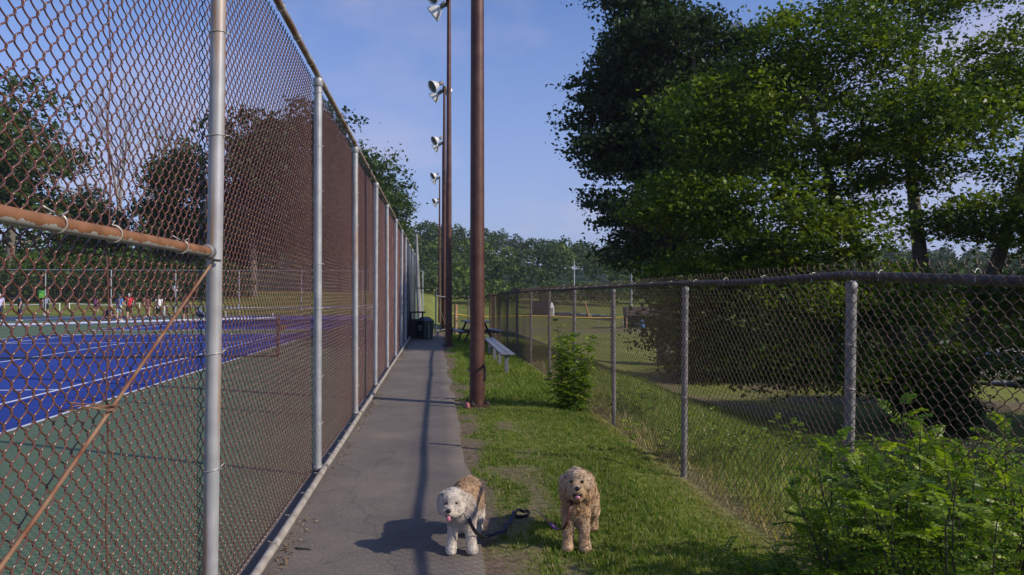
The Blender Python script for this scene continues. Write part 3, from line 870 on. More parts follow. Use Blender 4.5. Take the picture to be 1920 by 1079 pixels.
mb = MB(); mb.tube([(0, 0, -.1), (0, 0, .6), (0.01, 0, 1.22), (0.01, 0, 1.27)], [.075, .07, .068, .055], 12); mb.build('shaft', M['woodpost'], wp)
mb = MB(); mb.tube([(0.01, 0, 1.272), (0.01, 0, 1.30)], [.056, .05], 12); mb.build('cap', M['stone'], wp)

# ------------------------------------------------------------------ bins
bt = ground_thing('recycling_bin', 'square dark green recycling bin with white recycling mark and domed lid', 'bin', -0.45, 26.8, R(38)); bt.scale = (.86, .86, .9)
mb = MB()
def frustum(mb, w0, w1, z0, z1):
    v = [(sx * w / 2, sy * w / 2, z) for (w, z) in ((w0, z0), (w1, z1)) for (sx, sy) in ((-1, -1), (1, -1), (1, 1), (-1, 1))]
    return mb.poly(v, [(3, 2, 1, 0), (4, 5, 6, 7)] + [(j, (j + 1) % 4, 4 + (j + 1) % 4, 4 + j) for j in range(4)])
frustum(mb, .46, .52, 0.02, .72); mb.build('bin_body', M['bin'], bt)
mb = MB(); frustum(mb, .56, .56, .722, .78); mb.build('rim', M['bin'], bt)
mb = MB(); frustum(mb, .54, .26, .782, .93); mb.build('lid', M['binlid'], bt)
mb = MB()
for k in range(3):       # three chasing arrows, on the face towards -x
    a0 = R(90 + 120 * k)
    pts = []
    for s in np.linspace(0, 1, 6):
        a = a0 + s * R(78)
        pts.append(a)
    for j in range(5):
        q4 = [(-0.262, .075 * math.cos(pts[j]), .5 + .075 * math.sin(pts[j])), (-0.262, .115 * math.cos(pts[j]), .5 + .115 * math.sin(pts[j])),
              (-0.262, .115 * math.cos(pts[j + 1]), .5 + .115 * math.sin(pts[j + 1])), (-0.262, .075 * math.cos(pts[j + 1]), .5 + .075 * math.sin(pts[j + 1]))]
        mb.poly(q4, [(0, 1, 2, 3)])
    a = pts[-1]; b_ = a + R(30)
    mb.poly([(-0.262, .05 * math.cos(a), .5 + .05 * math.sin(a)), (-0.262, .14 * math.cos(a), .5 + .14 * math.sin(a)), (-0.262, .095 * math.cos(b_), .5 + .095 * math.sin(b_))], [(0, 1, 2)])
mb.build('recycling_mark', M['white'], bt)
tcv = bpy.data.curves.new('lettering', 'FONT'); tcv.body = 'R\nE\nC\nY\nC\nL\nE'; tcv.size = 0.10; tcv.space_line = 0.86; tcv.align_x = 'CENTER'; tcv.extrude = 0.001
tob = bpy.data.objects.new('lettering_source', tcv); C.objects.link(tob)
bpy.context.view_layer.update()
tme = bpy.data.meshes.new_from_object(tob.evaluated_get(bpy.context.evaluated_depsgraph_get()))
bpy.data.objects.remove(tob)
tme.materials.clear(); tme.materials.append(M['white'])
link('lettering', tme, bt, (0.0, -0.264, 0.60), (PI / 2 - R(2.4), 0, 0))
b2 = ground_thing('trash_bin', 'black trash bin with flat hood behind the recycling bin', 'bin', -0.78, 27.5, R(6))
mb = MB(); frustum(mb, .5, .54, .02, .74); mb.build('bin_body', M['darkmetal'], b2)
for s in (-1, 1):
    mb = MB(); mb.box((s * .22, 0, .86), (.04, .3, .24)); mb.build('hood_support', M['darkmetal'], b2)
mb = MB(); mb.box((0, 0, 1.0), (.62, .6, .05), bev=.015); mb.build('hood', M['darkmetal'], b2)

# ------------------------------------------------------------------ gate and tall pole where the path ends
ga = thing('gate', 'chain-link gate frame on blue-grey posts at the end of the path', 'gate', (0, 31.3, 0))
for xx, h in ((-0.95, 2.0), (-0.06, 2.0)):
    mb = MB(); mb.tube([(xx, 0, -.1), (xx, 0, h)], .035, 10); mb.build('post', M['binlid'], ga)
mb = MB(); mb.tube([(-0.95, 0, 1.95), (-0.06, 0, 1.95)], .024, 8); mb.build('top_rail', M['darkmetal'], ga)
fr = MB(); fr.tube([(-0.06, 0, 1.62), (0.42, 1.6, 1.55)], .02, 8); fr.tube([(0.42, 1.6, 1.55), (0.42, 1.6, .1)], .02, 8); fr.tube([(0.42, 1.6, .1), (-.06, 0, .1)], .02, 8); fr.tube([(0.42, 1.6, .12), (-.06, 0, 1.6)], .012, 6)
fr.build('gate_leaf', M['galv'], ga)
tp = ground_thing('utility_pole', 'tall leaning pale grey pole behind the navy windscreens', 'pole', -1.5, 52.0)
mb = MB(); mb.tube([(0.25, 0, -.1), (0.1, 0, 3.0), (0, 0, 6.0)], [.17, .13, .09], 12); mb.build('shaft', M['stone'], tp)
mb = MB(); mb.box((0.2, -.15, 1.4), (.14, .08, .3)); mb.build('junction_box', M['galv'], tp)

# ------------------------------------------------------------------ ball field
yf = thing('field_fence', 'low field fence with bright yellow top cap across the ball field', 'fence', (0, 74, 0))
xs = [1.2 + 2.6 * k for k in range(8)]
for k, xx in enumerate(xs):
    g = float(gz(xx, 74))
    mb = MB(); mb.tube([(xx, 0, g - .1), (xx, 0, g + 1.2)], .03, 6); mb.build('post', M['galv'], yf)
    if k < len(xs) - 1:
        g2_ = float(gz(xs[k + 1], 74))
        mb = MB(); mb.tube([(xx, 0, g + 1.22), (xs[k + 1], 0, g2_ + 1.22)], .06, 8); mb.build('cap', M['yellow'], yf)
        V = [(xx, .03, g), (xs[k + 1], .03, g2_), (xs[k + 1], .03, g2_ + 1.18), (xx, .03, g + 1.18)]
        o = link('chain_link_panel', r_near, yf, (xx, .03, g - .55), None, (1, 1, 0.95))
sh = ground_thing('shed', 'small shed with white gable end and dark roof beyond the yellow-capped fence', 'shed', 15.6, 106, R(38))
mb = MB(); mb.box((0, 0, .75), (1.0, 3.6, 1.5)); mb.build('wall', M['brownpanel'], sh)
mb = MB()
mb.poly([(-.75, -1.9, 1.35), (0, -1.9, 2.35), (0, 1.9, 2.35), (-.75, 1.9, 1.35), (.75, -1.9, 1.35), (.75, 1.9, 1.35)], [(0, 1, 2, 3), (1, 4, 5, 2)])
mb.build('roof', M['roofdark'], sh)
mb = MB(); mb.poly([(-.5, -1.83, 0), (.5, -1.83, 0), (.5, -1.83, 1.5), (0, -1.83, 2.2), (-.5, -1.83, 1.5)], [(0, 1, 2, 3, 4)]); mb.build('gable', M['white'], sh)
mb = MB(); mb.box((0, -1.86, .65), (.55, .05, 1.3)); mb.build('door', M['stone'], sh)
dg = ground_thing('dugout', 'brown flat-roofed dugout shelter on the ball field', 'dugout', 22.6, 75.5, R(-6))
mb = MB(); mb.box((0, 0, 1.75), (5.2, 2.2, .9)); mb.build('fascia', M['brownpanel'], dg)
mb = MB(); mb.box((0, 1.0, .65), (5.0, .12, 1.3)); mb.build('back_wall', M['roofdark'], dg)
for xx in (-2.5, 2.5):
    mb = MB(); mb.box((xx, -.9, .65), (.14, .14, 1.3)); mb.build('post', M['tan'], dg)
mb = MB(); mb.box((0, .5, .42), (4.4, .35, .06)); mb.build('bench', M['alu'], dg)
br_ = ground_thing('barrel', 'blue plastic barrel standing at the dugout', 'barrel', 21.2, 73.2)
mb = MB(); mb.lathe([(0, 0), (.27, 0), (.29, .04), (.30, .3), (.32, .33), (.30, .36), (.30, .6), (.32, .63), (.30, .66), (.29, .9), (.26, .93), (0, .93)], 16); mb.build('barrel_body', M['blueplastic'], br_)
mb = MB(); mb.lathe([(0.0, .935), (.1, .935), (.1, .96), (0, .96)], 10); mb.build('barrel_lid', M['white'], br_)
for (x, y, h, lab) in ((22.7, 118.3, 8.0, 'thin silver light pole behind the shed'), (25.5, 92.9, 8.8, 'taller silver light pole behind the dugout')):
    t = ground_thing('light_pole', lab, 'light pole', x, y)
    mb = MB(); mb.tube([(0, 0, -.1), (0, 0, h)], [.12, .08], 8); mb.build('shaft', M['alu'], t)
    mb = MB(); mb.lathe([(0, .06), (.06, .04), (.09, -.02), (.09, -.1)], 8, Matrix.Translation((0, 0, h))); mb.build('cap', M['galv'], t)
rw = ground_thing('retaining_wall', 'low grey stone wall running down the far grass slope', 'wall', 18.6, 98)
for k in range(7):
    x = -1.4 + 0.9 * k; y = 9 - 2.2 * k
    g = float(gz(18.6 + x, 98 + y)) - float(gz(18.6, 98))
    mb = MB(); mb.box((x, y, g + .3), (.8, 2.2, .75), Matrix.Rotation(R(22), 3, 'Z'), .05); mb.build('stone_block', M['stone'], rw)
lp = ground_thing('leaning_post', 'crooked tan wooden post with a brace on the far slope', 'post', 18.9, 90)
mb = MB(); mb.tube([(.4, 0, 0), (.1, 0, 1.0), (-.15, 0, 1.9), (-.35, 0, 2.35)], .1, 8); mb.build('shaft', M['tan'], lp)
mb = MB(); mb.tube([(.95, 0, .2), (.35, 0, .7), (-.05, 0, 1.5)], .07, 6); mb.build('brace', M['tan'], lp)
bl = ground_thing('bleacher', 'white bleacher rows behind the dugout', 'bleacher', 25.6, 84)
for k in range(3):
    mb = MB(); mb.box((0, k * .5, .5 + k * .3), (4.2, .3, .06)); mb.build('seat_row', M['white'], bl)
for xx in (-1.9, 0, 1.9):
    mb = MB(); mb.tube([(xx, -.1, 0), (xx, .1, .48), (xx, 1.1, 1.08), (xx, 1.2, 0)], .03, 6); mb.build('frame', M['galv'], bl)
# signs by the courts
sg = ground_thing('sign', 'bright green and yellow-green square sign by the pickleball courts', 'sign', -31.9, 62.2, R(5))
mb = MB(); mb.box((0, 0, 1.72), (.62, .03, .62)); sb = mb.build('sign_board', pm('green_sign', (0.03, 0.26, 0.07), (0.18, 0.48, 0.04), 2.2, .5, lo=.45, hi=.55), sg)
mb = MB(); mb.tube([(0, .05, 0), (0, .05, 2.0)], .03, 6); mb.build('sign_post', M['galv'], sg)
sg = ground_thing('sign', 'small white square sign on the divider fence', 'sign', -20.9, 60.3, R(5))
mb = MB(); mb.box((0, -.15, 2.2), (.42, .02, .42)); mb.build('sign_board', M['white'], sg)
mb = MB(); mb.tube([(0, -.11, 0), (0, -.11, 2.3)], .02, 6); mb.build('sign_post', M['galv'], sg)

# ------------------------------------------------------------------ vegetation
def unit(v): return v / np.maximum(np.linalg.norm(v, axis=-1, keepdims=True), 1e-9)

def leaf_quads(P, size, rg, up=0.5, ratio=0.62):
    n = len(P)
    N = unit(rg.normal(size=(n, 3)) + np.array([0, 0, up * 2]))
    T = unit(np.cross(N, rg.normal(size=(n, 3))))
    B = np.cross(N, T)
    s = size[:, None]
    bend = N * s * 0.12
    V = np.stack([P - T * s * .5 - bend, P + B * s * .5 * ratio + T * s * .05, P + T * s * .5 - bend, P - B * s * .5 * ratio + T * s * .05], 1).reshape(-1, 3)
    F = np.arange(n * 4).reshape(-1, 4)
    return V, F

def crown_points(lobes, ncl, nleaf, spread, rg, flat=0.5, shell=0.5):
    w = np.array([l[2] for l in lobes], float); w /= w.sum()
    idx = rg.choice(len(lobes), ncl, p=w)
    c = np.array([l[0] for l in lobes])[idx]; r = np.array([l[1] for l in lobes])[idx]
    d = unit(rg.normal(size=(ncl, 3)))
    u = shell + (1 - shell) * rg.random((ncl, 1)) ** 0.6
    CL = c + d * r * u
    sp = spread * (0.6 + 0.8 * rg.random((ncl, 1, 1)))
    off = rg.normal(size=(ncl, nleaf, 3)) * np.array([1, 1, flat]) * sp
    off[:, :, 2] -= 0.10 * np.abs(off[:, :, 0] + off[:, :, 1])
    P = (CL[:, None, :] + off).reshape(-1, 3)
    tone = np.clip(0.5 + 0.28 * rg.normal(size=(ncl, 1)) + 0.18 * rg.normal(size=(ncl, nleaf)), 0, 1).reshape(-1)
    return CL, idx, P, tone

def tree_meshes(seed, lobes, stems, ncl, nleaf, leaf, spread, mat, bark, flat=0.5, shell=0.45, sub=1.0, up=.5):
    """stems: list of polylines [(x,y,z,r)...]; limbs run from the nearest stem to each lobe"""
    rg = np.random.default_rng(seed)
    CL, idx, P, tone = crown_points(lobes, ncl, nleaf, spread, rg, flat, shell)
    size = leaf * (0.4 + 1.1 * rg.random(len(P)))
    V, F = leaf_quads(P, size, rg, up)
    crown = fmesh('crown', V, F, mat, {'tone': np.repeat(tone, 4)})
    mb = MB()
    nodes = []
    for st in stems:
        pts = [p[:3] for p in st]; rs = [p[3] for p in st]
        mb.tube(pts, rs, 9)
        for a, b in zip(st[:-1], st[1:]):
            for k in range(4):
                t = k / 4
                nodes.append([a[j] * (1 - t) + b[j] * t for j in range(4)])
    nodes = np.array(nodes)
    limbn = []
    for li, (c, r, w) in enumerate(lobes):
        c = np.array(c)
        cost = np.linalg.norm(nodes[:, :3] - c, axis=1) + np.maximum(0, nodes[:, 2] - c[2] + 0.3) * 3
        k = int(np.argmin(cost)); a = nodes[k]
        mid = (a[:3] * .5 + c * .5) + np.array([0, 0, -0.08 * np.linalg.norm(c - a[:3])]) + rg.normal(size=3) * .15
        q_ = (mid * .45 + c * .55) + rg.normal(size=3) * .1
        r0 = min(a[3] * .6, .17)
        mb.tube([a[:3], mid, q_, c], [r0, r0 * .75, r0 * .5, r0 * .25], 6)
        for t in np.linspace(.2, 1, 6):
            limbn.append(list(a[:3] * (1 - t) ** 2 + 2 * mid * t * (1 - t) + c * t * t) + [r0 * (1 - .7 * t)])
    limbn = np.array(limbn)
    for k in rg.choice(len(CL), int(min(len(CL), 260) * sub), replace=False):
        c = CL[k]
        j = int(np.argmin(np.linalg.norm(limbn[:, :3] - c, axis=1)))
        a = limbn[j]
        m_ = (a[:3] + c) / 2 + rg.normal(size=3) * .08 + np.array([0, 0, -.06])
        r0 = max(.008, min(a[3] * .5, .035))
        mb.tube([a[:3], m_, c], [r0, r0 * .7, r0 * .3], 4, cap=False)
    return mb.mesh('trunk', bark), crown

def place_tree(name, label, meshes, loc, rz=0, sc=(1, 1, 1), group=None, cat='tree'):
    t = thing(name, label, cat, loc, rz, group)
    t.scale = sc
    link('trunk', meshes[0], t); link('crown', meshes[1], t)
    return t

# right-hand maple: several stems fanning from one base; offsets along view-right (r), view-forward (f)
cy, sy = math.cos(R(5.92)), math.sin(R(5.92))
def rf(r, f): return (r * cy + f * sy, -r * sy + f * cy)
def L(r, f, z, a, b, c, w): x, y = rf(r, f); return ((x, y, z), (a, b, c), w)
maple_lobes = [L(-4.6, -1, 7.0, 3.4, 3.0, 2.0, 1.0), L(-5.6, 0, 10.6, 2.6, 2.8, 1.9, .8), L(-2.6, 0, 13.0, 3.0, 3.0, 1.7, .8), L(-.6, -1, 10.0, 2.8, 2.8, 2.0, .8),
               L(3.4, 0, 13.0, 2.0, 2.6, 1.1, .26), L(3.4, -1, 8.6, 1.7, 1.8, .7, .16), L(6.0, 0, 10.4, 1.5, 1.8, .6, .11), L(0.5, .6, 15.8, 3.2, 3.0, 1.5, .6), L(-6.4, -.5, 4.8, 2.6, 2.4, 1.3, .6),
               L(-2.8, -1.6, 4.2, 2.8, 2.4, 1.2, .65), L(6.4, .5, 5.8, 1.2, 1.4, .4, .05), L(7.2, 0, 13.4, 1.8, 2.0, 1.0, .12), L(-7.4, .3, 7.8, 1.6, 1.8, 1.2, .35),
               L(8.4, 0, 7.8, 1.2, 1.5, .5, .07), L(-6.9, -.3, 2.9, 1.5, 1.6, .9, .25), L(.4, -2.6, 2.4, 2.2, 1.2, .8, .14), L(-2.4, -2.6, 2.0, 2.0, 1.2, .8, .25), L(1.4, -1, 7.0, 2.2, 2.0, 1.0, .38), L(5.0, 0, 5.8, 2.2, 2.0, .8, .26), L(7.8, .5, 4.8, 1.8, 1.6, .7, .18), L(2.8, -1.2, 4.4, 2.0, 1.4, .8, .26), L(1.8, -.4, 11.4, 1.8, 2.0, 1.1, .25), L(-5.0, -2.2, 2.2, 2.2, 1.6, .8, .3)]
def stem(*pts): return [(*rf(r, f), z, rad * 1.25) for (r, f, z, rad) in pts]
maple_stems = [stem((0, 0, -.3, .30), (-.3, 0, 1.5, .25), (-1.2, 0, 4.5, .19), (-2.6, 0, 8, .13), (-3.4, 0, 11.5, .06)),
               stem((.25, 0, -.3, .30), (.4, 0, 1.8, .24), (.3, .3, 5.5, .18), (0, .5, 10, .11), (.3, .5, 14, .05)),
               stem((.55, .1, -.3, .28), (1.0, 0, 2.0, .23), (2.2, 0, 4.6, .18), (3.2, 0, 8, .12), (3.8, 0, 12, .05)),
               stem((.8, -.1, -.3, .24), (1.5, -.2, 2.4, .20), (3.3, -.2, 4.6, .15), (5.2, 0, 7.6, .10), (6.6, 0, 11.4, .04)),
               stem((-.3, 0, -.3, .22), (-1.4, -.2, 1.8, .18), (-3.4, -.6, 3.4, .12), (-5.4, -.5, 5.0, .05))]
maple = tree_meshes(21, maple_lobes, maple_stems, 1350, 125, 0.145, 0.42, M['leaf_maple'], M['bark'], flat=.42, shell=.30)
place_tree('maple_tree', 'broad leafy maple with several stems fanning out behind the low fence', maple, (13.3, 18.8, float(gz(13.3, 18.8))), 0, (.9, .9, .78))
# same kind of trees standing further right along the bank
for k, (x, y, s, rz, lab) in enumerate(((21.0, 7.0, .72, 2.1, 'smaller bright green maple on the bank to the right of the parking lot'), (21.5, -3.5, .70, 4.0, 'smaller bright green maple at the foot of the bank near the low fence'), (20.6, 13.2, .66, 5.3, 'smaller bright green maple beside the broad multi-stemmed maple'), (20.8, 1.8, .72, .8, 'smaller bright green maple in the middle of the row on the bank'))):
    place_tree('maple_tree', lab, maple, (x, y, float(gz(x, y))), rz, (s, s, s * .92))
# layered tree behind: dark species, leaf colour also standing in for shade on it
def cloud_lobes(seed, c, r, n, rl, zl, fill=.35):
    """lobes scattered through an ellipsoid, denser near its shell; uneven sizes"""
    rg = np.random.default_rng(seed); out = []
    for k in range(n):
        d = unit(rg.normal(size=3)); u = fill + (1 - fill) * rg.random() ** .5
        sz = .65 + .7 * rg.random()
        p = np.array(c) + d * np.array(r) * u
        out.append((tuple(p), (rl * sz, rl * sz, zl * sz), sz * sz))
    return out
dl = [l for l in cloud_lobes(5, (.3, 0, 12.8), (4.7, 4.7, 10.0), 96, 1.65, .80, .2) if l[0][2] > 5.2 and math.hypot(l[0][0], l[0][1]) < 5.2 - max(0, l[0][2] - 12) * .42]
dstems = [stem((0, 0, -.3, .36), (.1, 0, 4, .30), (-.1, 0, 9, .22), (0, 0, 15, .13), (.1, 0, 20, .03)), stem((.9, .3, -.3, .3), (.9, .3, 5, .24), (1.3, .3, 11, .15), (1.6, .3, 17, .03))]
dark = tree_meshes(33, dl, dstems, 2300, 44, 0.23, 0.40, M['leaf_dark'], M['bark'], flat=.30, shell=.15)
place_tree('oak_tree', 'tall dark tree with layered sprays of foliage left of the maple', dark, (11.0, 34.0, float(gz(11, 34))), 0)

# shrubs below the maple
ush = [((0, 0, 1.0), (1.5, 1.5, 1.0), 1), ((.9, .4, .7), (1.1, 1.1, .7), .6), ((-1.0, -.2, .8), (1.1, 1.2, .8), .7)]
ustem = [[(0, 0, -.1, .05), (.1, 0, .7, .03), (.2, 0, 1.3, .015)], [(0.1, 0, -.1, .04), (.5, .2, .6, .02)], [(-.1, 0, -.1, .04), (-.6, 0, .7, .02)]]
under = tree_meshes(44, ush, ustem, 170, 40, .15, .28, M['leaf_mid'], M['stem'], flat=.7, shell=.3, sub=.3)
for k, (x, y, s) in enumerate(((11.6, 28.5, 1.2), (14.5, 29.0, 1.5), (17.0, 27.6, 1.3), (12.7, 17.2, .72))):
    place_tree('shrub', 'dense shaded shrub in the thicket under and behind the maple', under, (x, y, float(gz(x, y)) - .1), k * 1.4, (s, s, s * 1.05), 'shrubs under the maple', 'shrub')

for k, (x, y, s) in enumerate(((26.5, 37.0, 2.2), (31.0, 38.0, 2.4), (35.5, 38.0, 2.4))):
    place_tree('shrub', 'tall leafy shrub along the back of the parking lot', under, (x, y, float(gz(x, y)) - .1), k * 2.1, (s, s, s), 'shrubs behind the parking lot', 'shrub')
for k in range(10):
    x = -22.5 - 3.1 * k + math.sin(k * 5); y = 74.6 + .7 * math.sin(k * 2.3); s = 2.0 + .4 * math.sin(k * 3.7)
    place_tree('shrub', 'dark hedge shrub behind the lower grey fence', under, (x, y, float(gz(x, y)) - .2), k * 1.7, (s, s, s * 1.05), 'hedge shrubs behind the lower grey fence', 'shrub')
# trees beyond the courts
def round_lobes(seed, h, rad, base, n=16):
    return cloud_lobes(seed + 100, (0, 0, (h + base) / 2), (rad * .72, rad * .72, (h - base) * .40), n + 12, rad * .36, rad * .26)
def simple_stem(h, r): return [[(0, 0, -.5, r), (.2, 0, h * .3, r * .8), (0, .1, h * .6, r * .5), (.1, 0, h * .92, r * .12)]]
farA = tree_meshes(51, round_lobes(1, 22, 7.5, 2.0), simple_stem(22, .45), 420, 34, .52, .85, M['leaf_mid'], M['bark'], .6, .4, .5)
farB = tree_meshes(52, round_lobes(2, 18, 4.6, 2.0, 14), simple_stem(18, .35), 300, 30, .46, .65, M['leaf_mid'], M['bark'], .6, .4, .5)
farC = tree_meshes(53, round_lobes(3, 21, 6.5, 2.5, 18), simple_stem(21, .42), 420, 34, .50, .75, M['leaf_dark'], M['bark'], .5, .4, .5)
FT = [('large rounded green tree at the edge of the pickleball courts', farA, -45, 81, 1.12, .3), ('slim green tree right of the bare dead tree', farB, -27.4, 79, 1.02, 1.1),
      ('broad dark-leaved tree behind the divider fence', farC, -18.6, 75.5, 1.02, 2.2), ('dark-leaved tree behind the middle of the far blue court', farC, -13.2, 82, 1.10, 4.0),
      ('green tree rising above the rusty fence top rail', farA, -7.6, 83, .74, 5.1), ('tall green tree next to the one over the fence top rail', farA, -11.5, 88, .92, 2.7),
      ('second rounded green tree behind the pickleball courts', farA, -55, 86, 1.0, 2.0), ('low green tree under the bare dead tree', farB, -36, 84, .62, 3.0),
      ('low leafy tree at the far left of the bank', farB, -43, 92, .8, .7), ('low leafy tree between the dark-leaved trees', farB, -22.5, 86, .70, 5.5), ('low leafy tree behind the slim green one', farB, -31.5, 90, .72, 4.4)]
for lab, me, x, y, s, rz in FT:
    place_tree('tree', lab, me, (x, y, float(gz(x, y)) - .2), rz, (s, s, s))
# bare dead tree
rgb = np.random.default_rng(8)
mb = MB()
def grow(p, d, ln, r, lvl):
    q_ = p + d * ln
    m_ = (p + q_) / 2 + rgb.normal(size=3) * ln * .05
    mb.tube([p, m_, q_], [r, r * .85, r * .65], 5 if lvl < 2 else 4, cap=False)
    if lvl >= 5: return
    for k in range(3 if lvl < 3 else 2):
        nd = unit(d + rgb.normal(size=3) * .33 + np.array([0, 0, .22]))
        grow(q_ if k else m_, nd, ln * (.68 + .15 * rgb.random()), r * .6, lvl + 1)
dt = thing('dead_tree', 'bare pale dead tree with fine upright branches', 'tree', (-37, 88.5, float(gz(-37, 88.5))))
dt.scale = (1.2, 1.2, 1.25)
grow(np.array([0., 0, 0]), np.array([0, 0, 1.]), 6.5, .28, 0)
grow(np.array([1.6, .5, 0]), unit(np.array([.12, 0, 1.])), 6.0, .22, 0)
mb.build('trunk', M['barkpale'], dt)

# wooded hill: too far to tell one tree from the next
rgh = np.random.default_rng(12)
HV = []; HT = []
off = 0
def hill_crown(x, y, z, rad, h, tone0, n=210, lf=.80):
    d = unit(rgh.normal(size=(n, 3))); d[:, 2] = np.abs(d[:, 2]) * 1.0 - .25
    P = np.array([x, y, z]) + d * np.array([rad, rad, h]) * (.72 + .34 * rgh.random((n, 1)))
    V, F = leaf_quads(P, lf * (.6 + .8 * rgh.random(n)), rgh, .6, .8)
    HV.append(V); HT.append(np.repeat(np.clip(tone0 + .16 * rgh.normal(size=n), 0, 1), 4))
for row in range(9):
    yb = 150 + row * 17
    for k in range(46):
        x = -95 + k * 6.4 + rgh.normal() * 2.0
        y = yb + rgh.normal() * 5
        g = float(gz(x, min(y, 170))) + row * 2.35 * (1 - .42 * float(ss(0, 60, x)))
        hh = 4.2 + rgh.random() * 2.6
        vis = abs(x - (.103 * y)) < 0.78 * y
        if not vis: continue
        conif = rgh.random() < .25 + .05 * row
        hill_crown(x, y, g + hh * .75, 3.2 + rgh.random() * 1.8 - (1.0 if conif else 0), hh * (1.25 if conif else .95), .25 if conif else .45 + .22 * rgh.normal(), n=330)
for k in range(26):     # nearer bushes at the foot of the hill and round the field
    x = -6 + k * 2.7 + rgh.normal(); y = 132 + rgh.normal() * 4 - k * .5
    hill_crown(x, y, float(gz(x, y)) + 1.6, 2.6 + rgh.random(), 2.6 + rgh.random() * 1.5, .55 + .2 * rgh.normal(), 300, .6)
HV = np.concatenate(HV); HT = np.concatenate(HT)
tagp(link('hill_forest', fmesh('hill_forest', HV, np.arange(len(HV)).reshape(-1, 4), M['leaf_hill'], {'tone': HT})), 'wooded hill of mixed green trees closing the distance', 'forest', kind='stuff')
# the hill itself
hx = np.linspace(-160, 260, 60); hy = np.linspace(140, 420, 30)
HX, HY = np.meshgrid(hx, hy, indexing='ij')
HZ = gz(HX, np.minimum(HY, 170)) - .8 + 20 * ss(140, 320, HY) * (1 - .42 * ss(0, 60, HX)) + (vnoise(HX * .04, HY * .04) - .5) * 3
HZ = HZ - 4 * (1 - ss(140, 152, HY))
i2, j2 = np.meshgrid(np.arange(59), np.arange(29), indexing='ij')
hq = np.stack([i2 * 30 + j2, (i2 + 1) * 30 + j2, (i2 + 1) * 30 + j2 + 1, i2 * 30 + j2 + 1], -1).reshape(-1, 4)
tagp(link('hill', fmesh('hill', np.stack([HX, HY, HZ], -1), hq, M['leaf_hill'], {'tone': np.full(HX.size, .1)}, smooth=True)), 'low hill under the distant woods', 'hill', kind='structure')

# ---- locust shrub: pinnate leaves along upright stems
def locust(seed, stems, leaf_len, pairs, lf, mat):
    rg = np.random.default_rng(seed)
    V = []; T = []
    mb = MB()
    shape = np.array([[0, 0], [.28, .42], [.68, .46], [1, 0], [.68, -.46], [.28, -.42]])
    for (b, h, lean, r0) in stems:
        b = np.array(b, float); lean = np.array(lean, float)
        n = 9
        pts = [b + np.array([0, 0, h]) * t + lean * t ** 1.6 + rg.normal(size=3) * .006 for t in np.linspace(0, 1, n)]
        mb.tube(pts, [r0 * (1 - .75 * k / (n - 1)) for k in range(n)], 5)
        pts = np.array(pts)
        az = rg.random() * 6.28
        nl = int(h * 18) + 4
        for k in range(nl):
            t = .12 + .88 * (k + rg.random() * .5) / nl
            i0 = min(int(t * (n - 1)), n - 2); fr_ = t * (n - 1) - i0
            p = pts[i0] * (1 - fr_) + pts[i0 + 1] * fr_
            az += 2.4 + rg.normal() * .35
            el = .15 + .75 * t ** 3 + rg.normal() * .2
            ln = leaf_len * (.75 + .45 * rg.random()) * (1 - .35 * t ** 4)
            d = np.array([math.cos(az) * math.cos(el), math.sin(az) * math.cos(el), math.sin(el)])
            side = unit(np.cross(d, [0, 0, 1.0]) + rg.normal(size=3) * .15)
            m = pairs + int(rg.integers(-1, 3))
            s = (np.arange(m) + .9) / (m + .3)
            rp = p + d * ln * s[:, None] + np.array([0, 0, -.35 * ln]) * (s ** 2)[:, None]
            mb.tube([p, p + d * ln * .5 + np.array([0, 0, -.09 * ln]), p + d * ln + np.array([0, 0, -.35 * ln])], [.0016, .0013, .0008], 3, cap=False)
            tiltv = rg.normal(size=3) * .5 + np.array([.25, -.2, 0])
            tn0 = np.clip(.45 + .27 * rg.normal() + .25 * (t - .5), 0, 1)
            for sg in (-1, 1, 0):
                if sg == 0: roots = rp[-1:]; dirs = unit(d + np.array([0, 0, -.6]))[None]
                else: roots = rp; dirs = unit(side * sg + d * .35 + np.array([0, 0, -.12 - .2 * rg.random()]) + rg.normal(size=(m, 3)) * .10)
                k_ = len(roots)
                size = lf * (.75 + .4 * rg.random(k_)) * (1 - .35 * (s[:k_] - .5) ** 2)
                nrm = unit(np.cross(dirs, d) * (1 if sg >= 0 else -1) + tiltv + rg.normal(size=(k_, 3)) * .25)
                wv = unit(np.cross(nrm, dirs))
                q_ = roots[:, None, :] + dirs[:, None, :] * (shape[None, :, 0:1] * size[:, None, None]) + wv[:, None, :] * (shape[None, :, 1:2] * size[:, None, None] * .50) - nrm[:, None, :] * (np.abs(shape[None, :, 1:2]) * size[:, None, None] * .12)
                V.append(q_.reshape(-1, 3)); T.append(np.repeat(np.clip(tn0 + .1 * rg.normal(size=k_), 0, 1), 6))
    V = np.concatenate(V); T = np.concatenate(T)
    return mb.mesh('stems', M['stem']), fmesh('foliage', V, np.arange(len(V)).reshape(-1, 6), mat, {'tone': T})

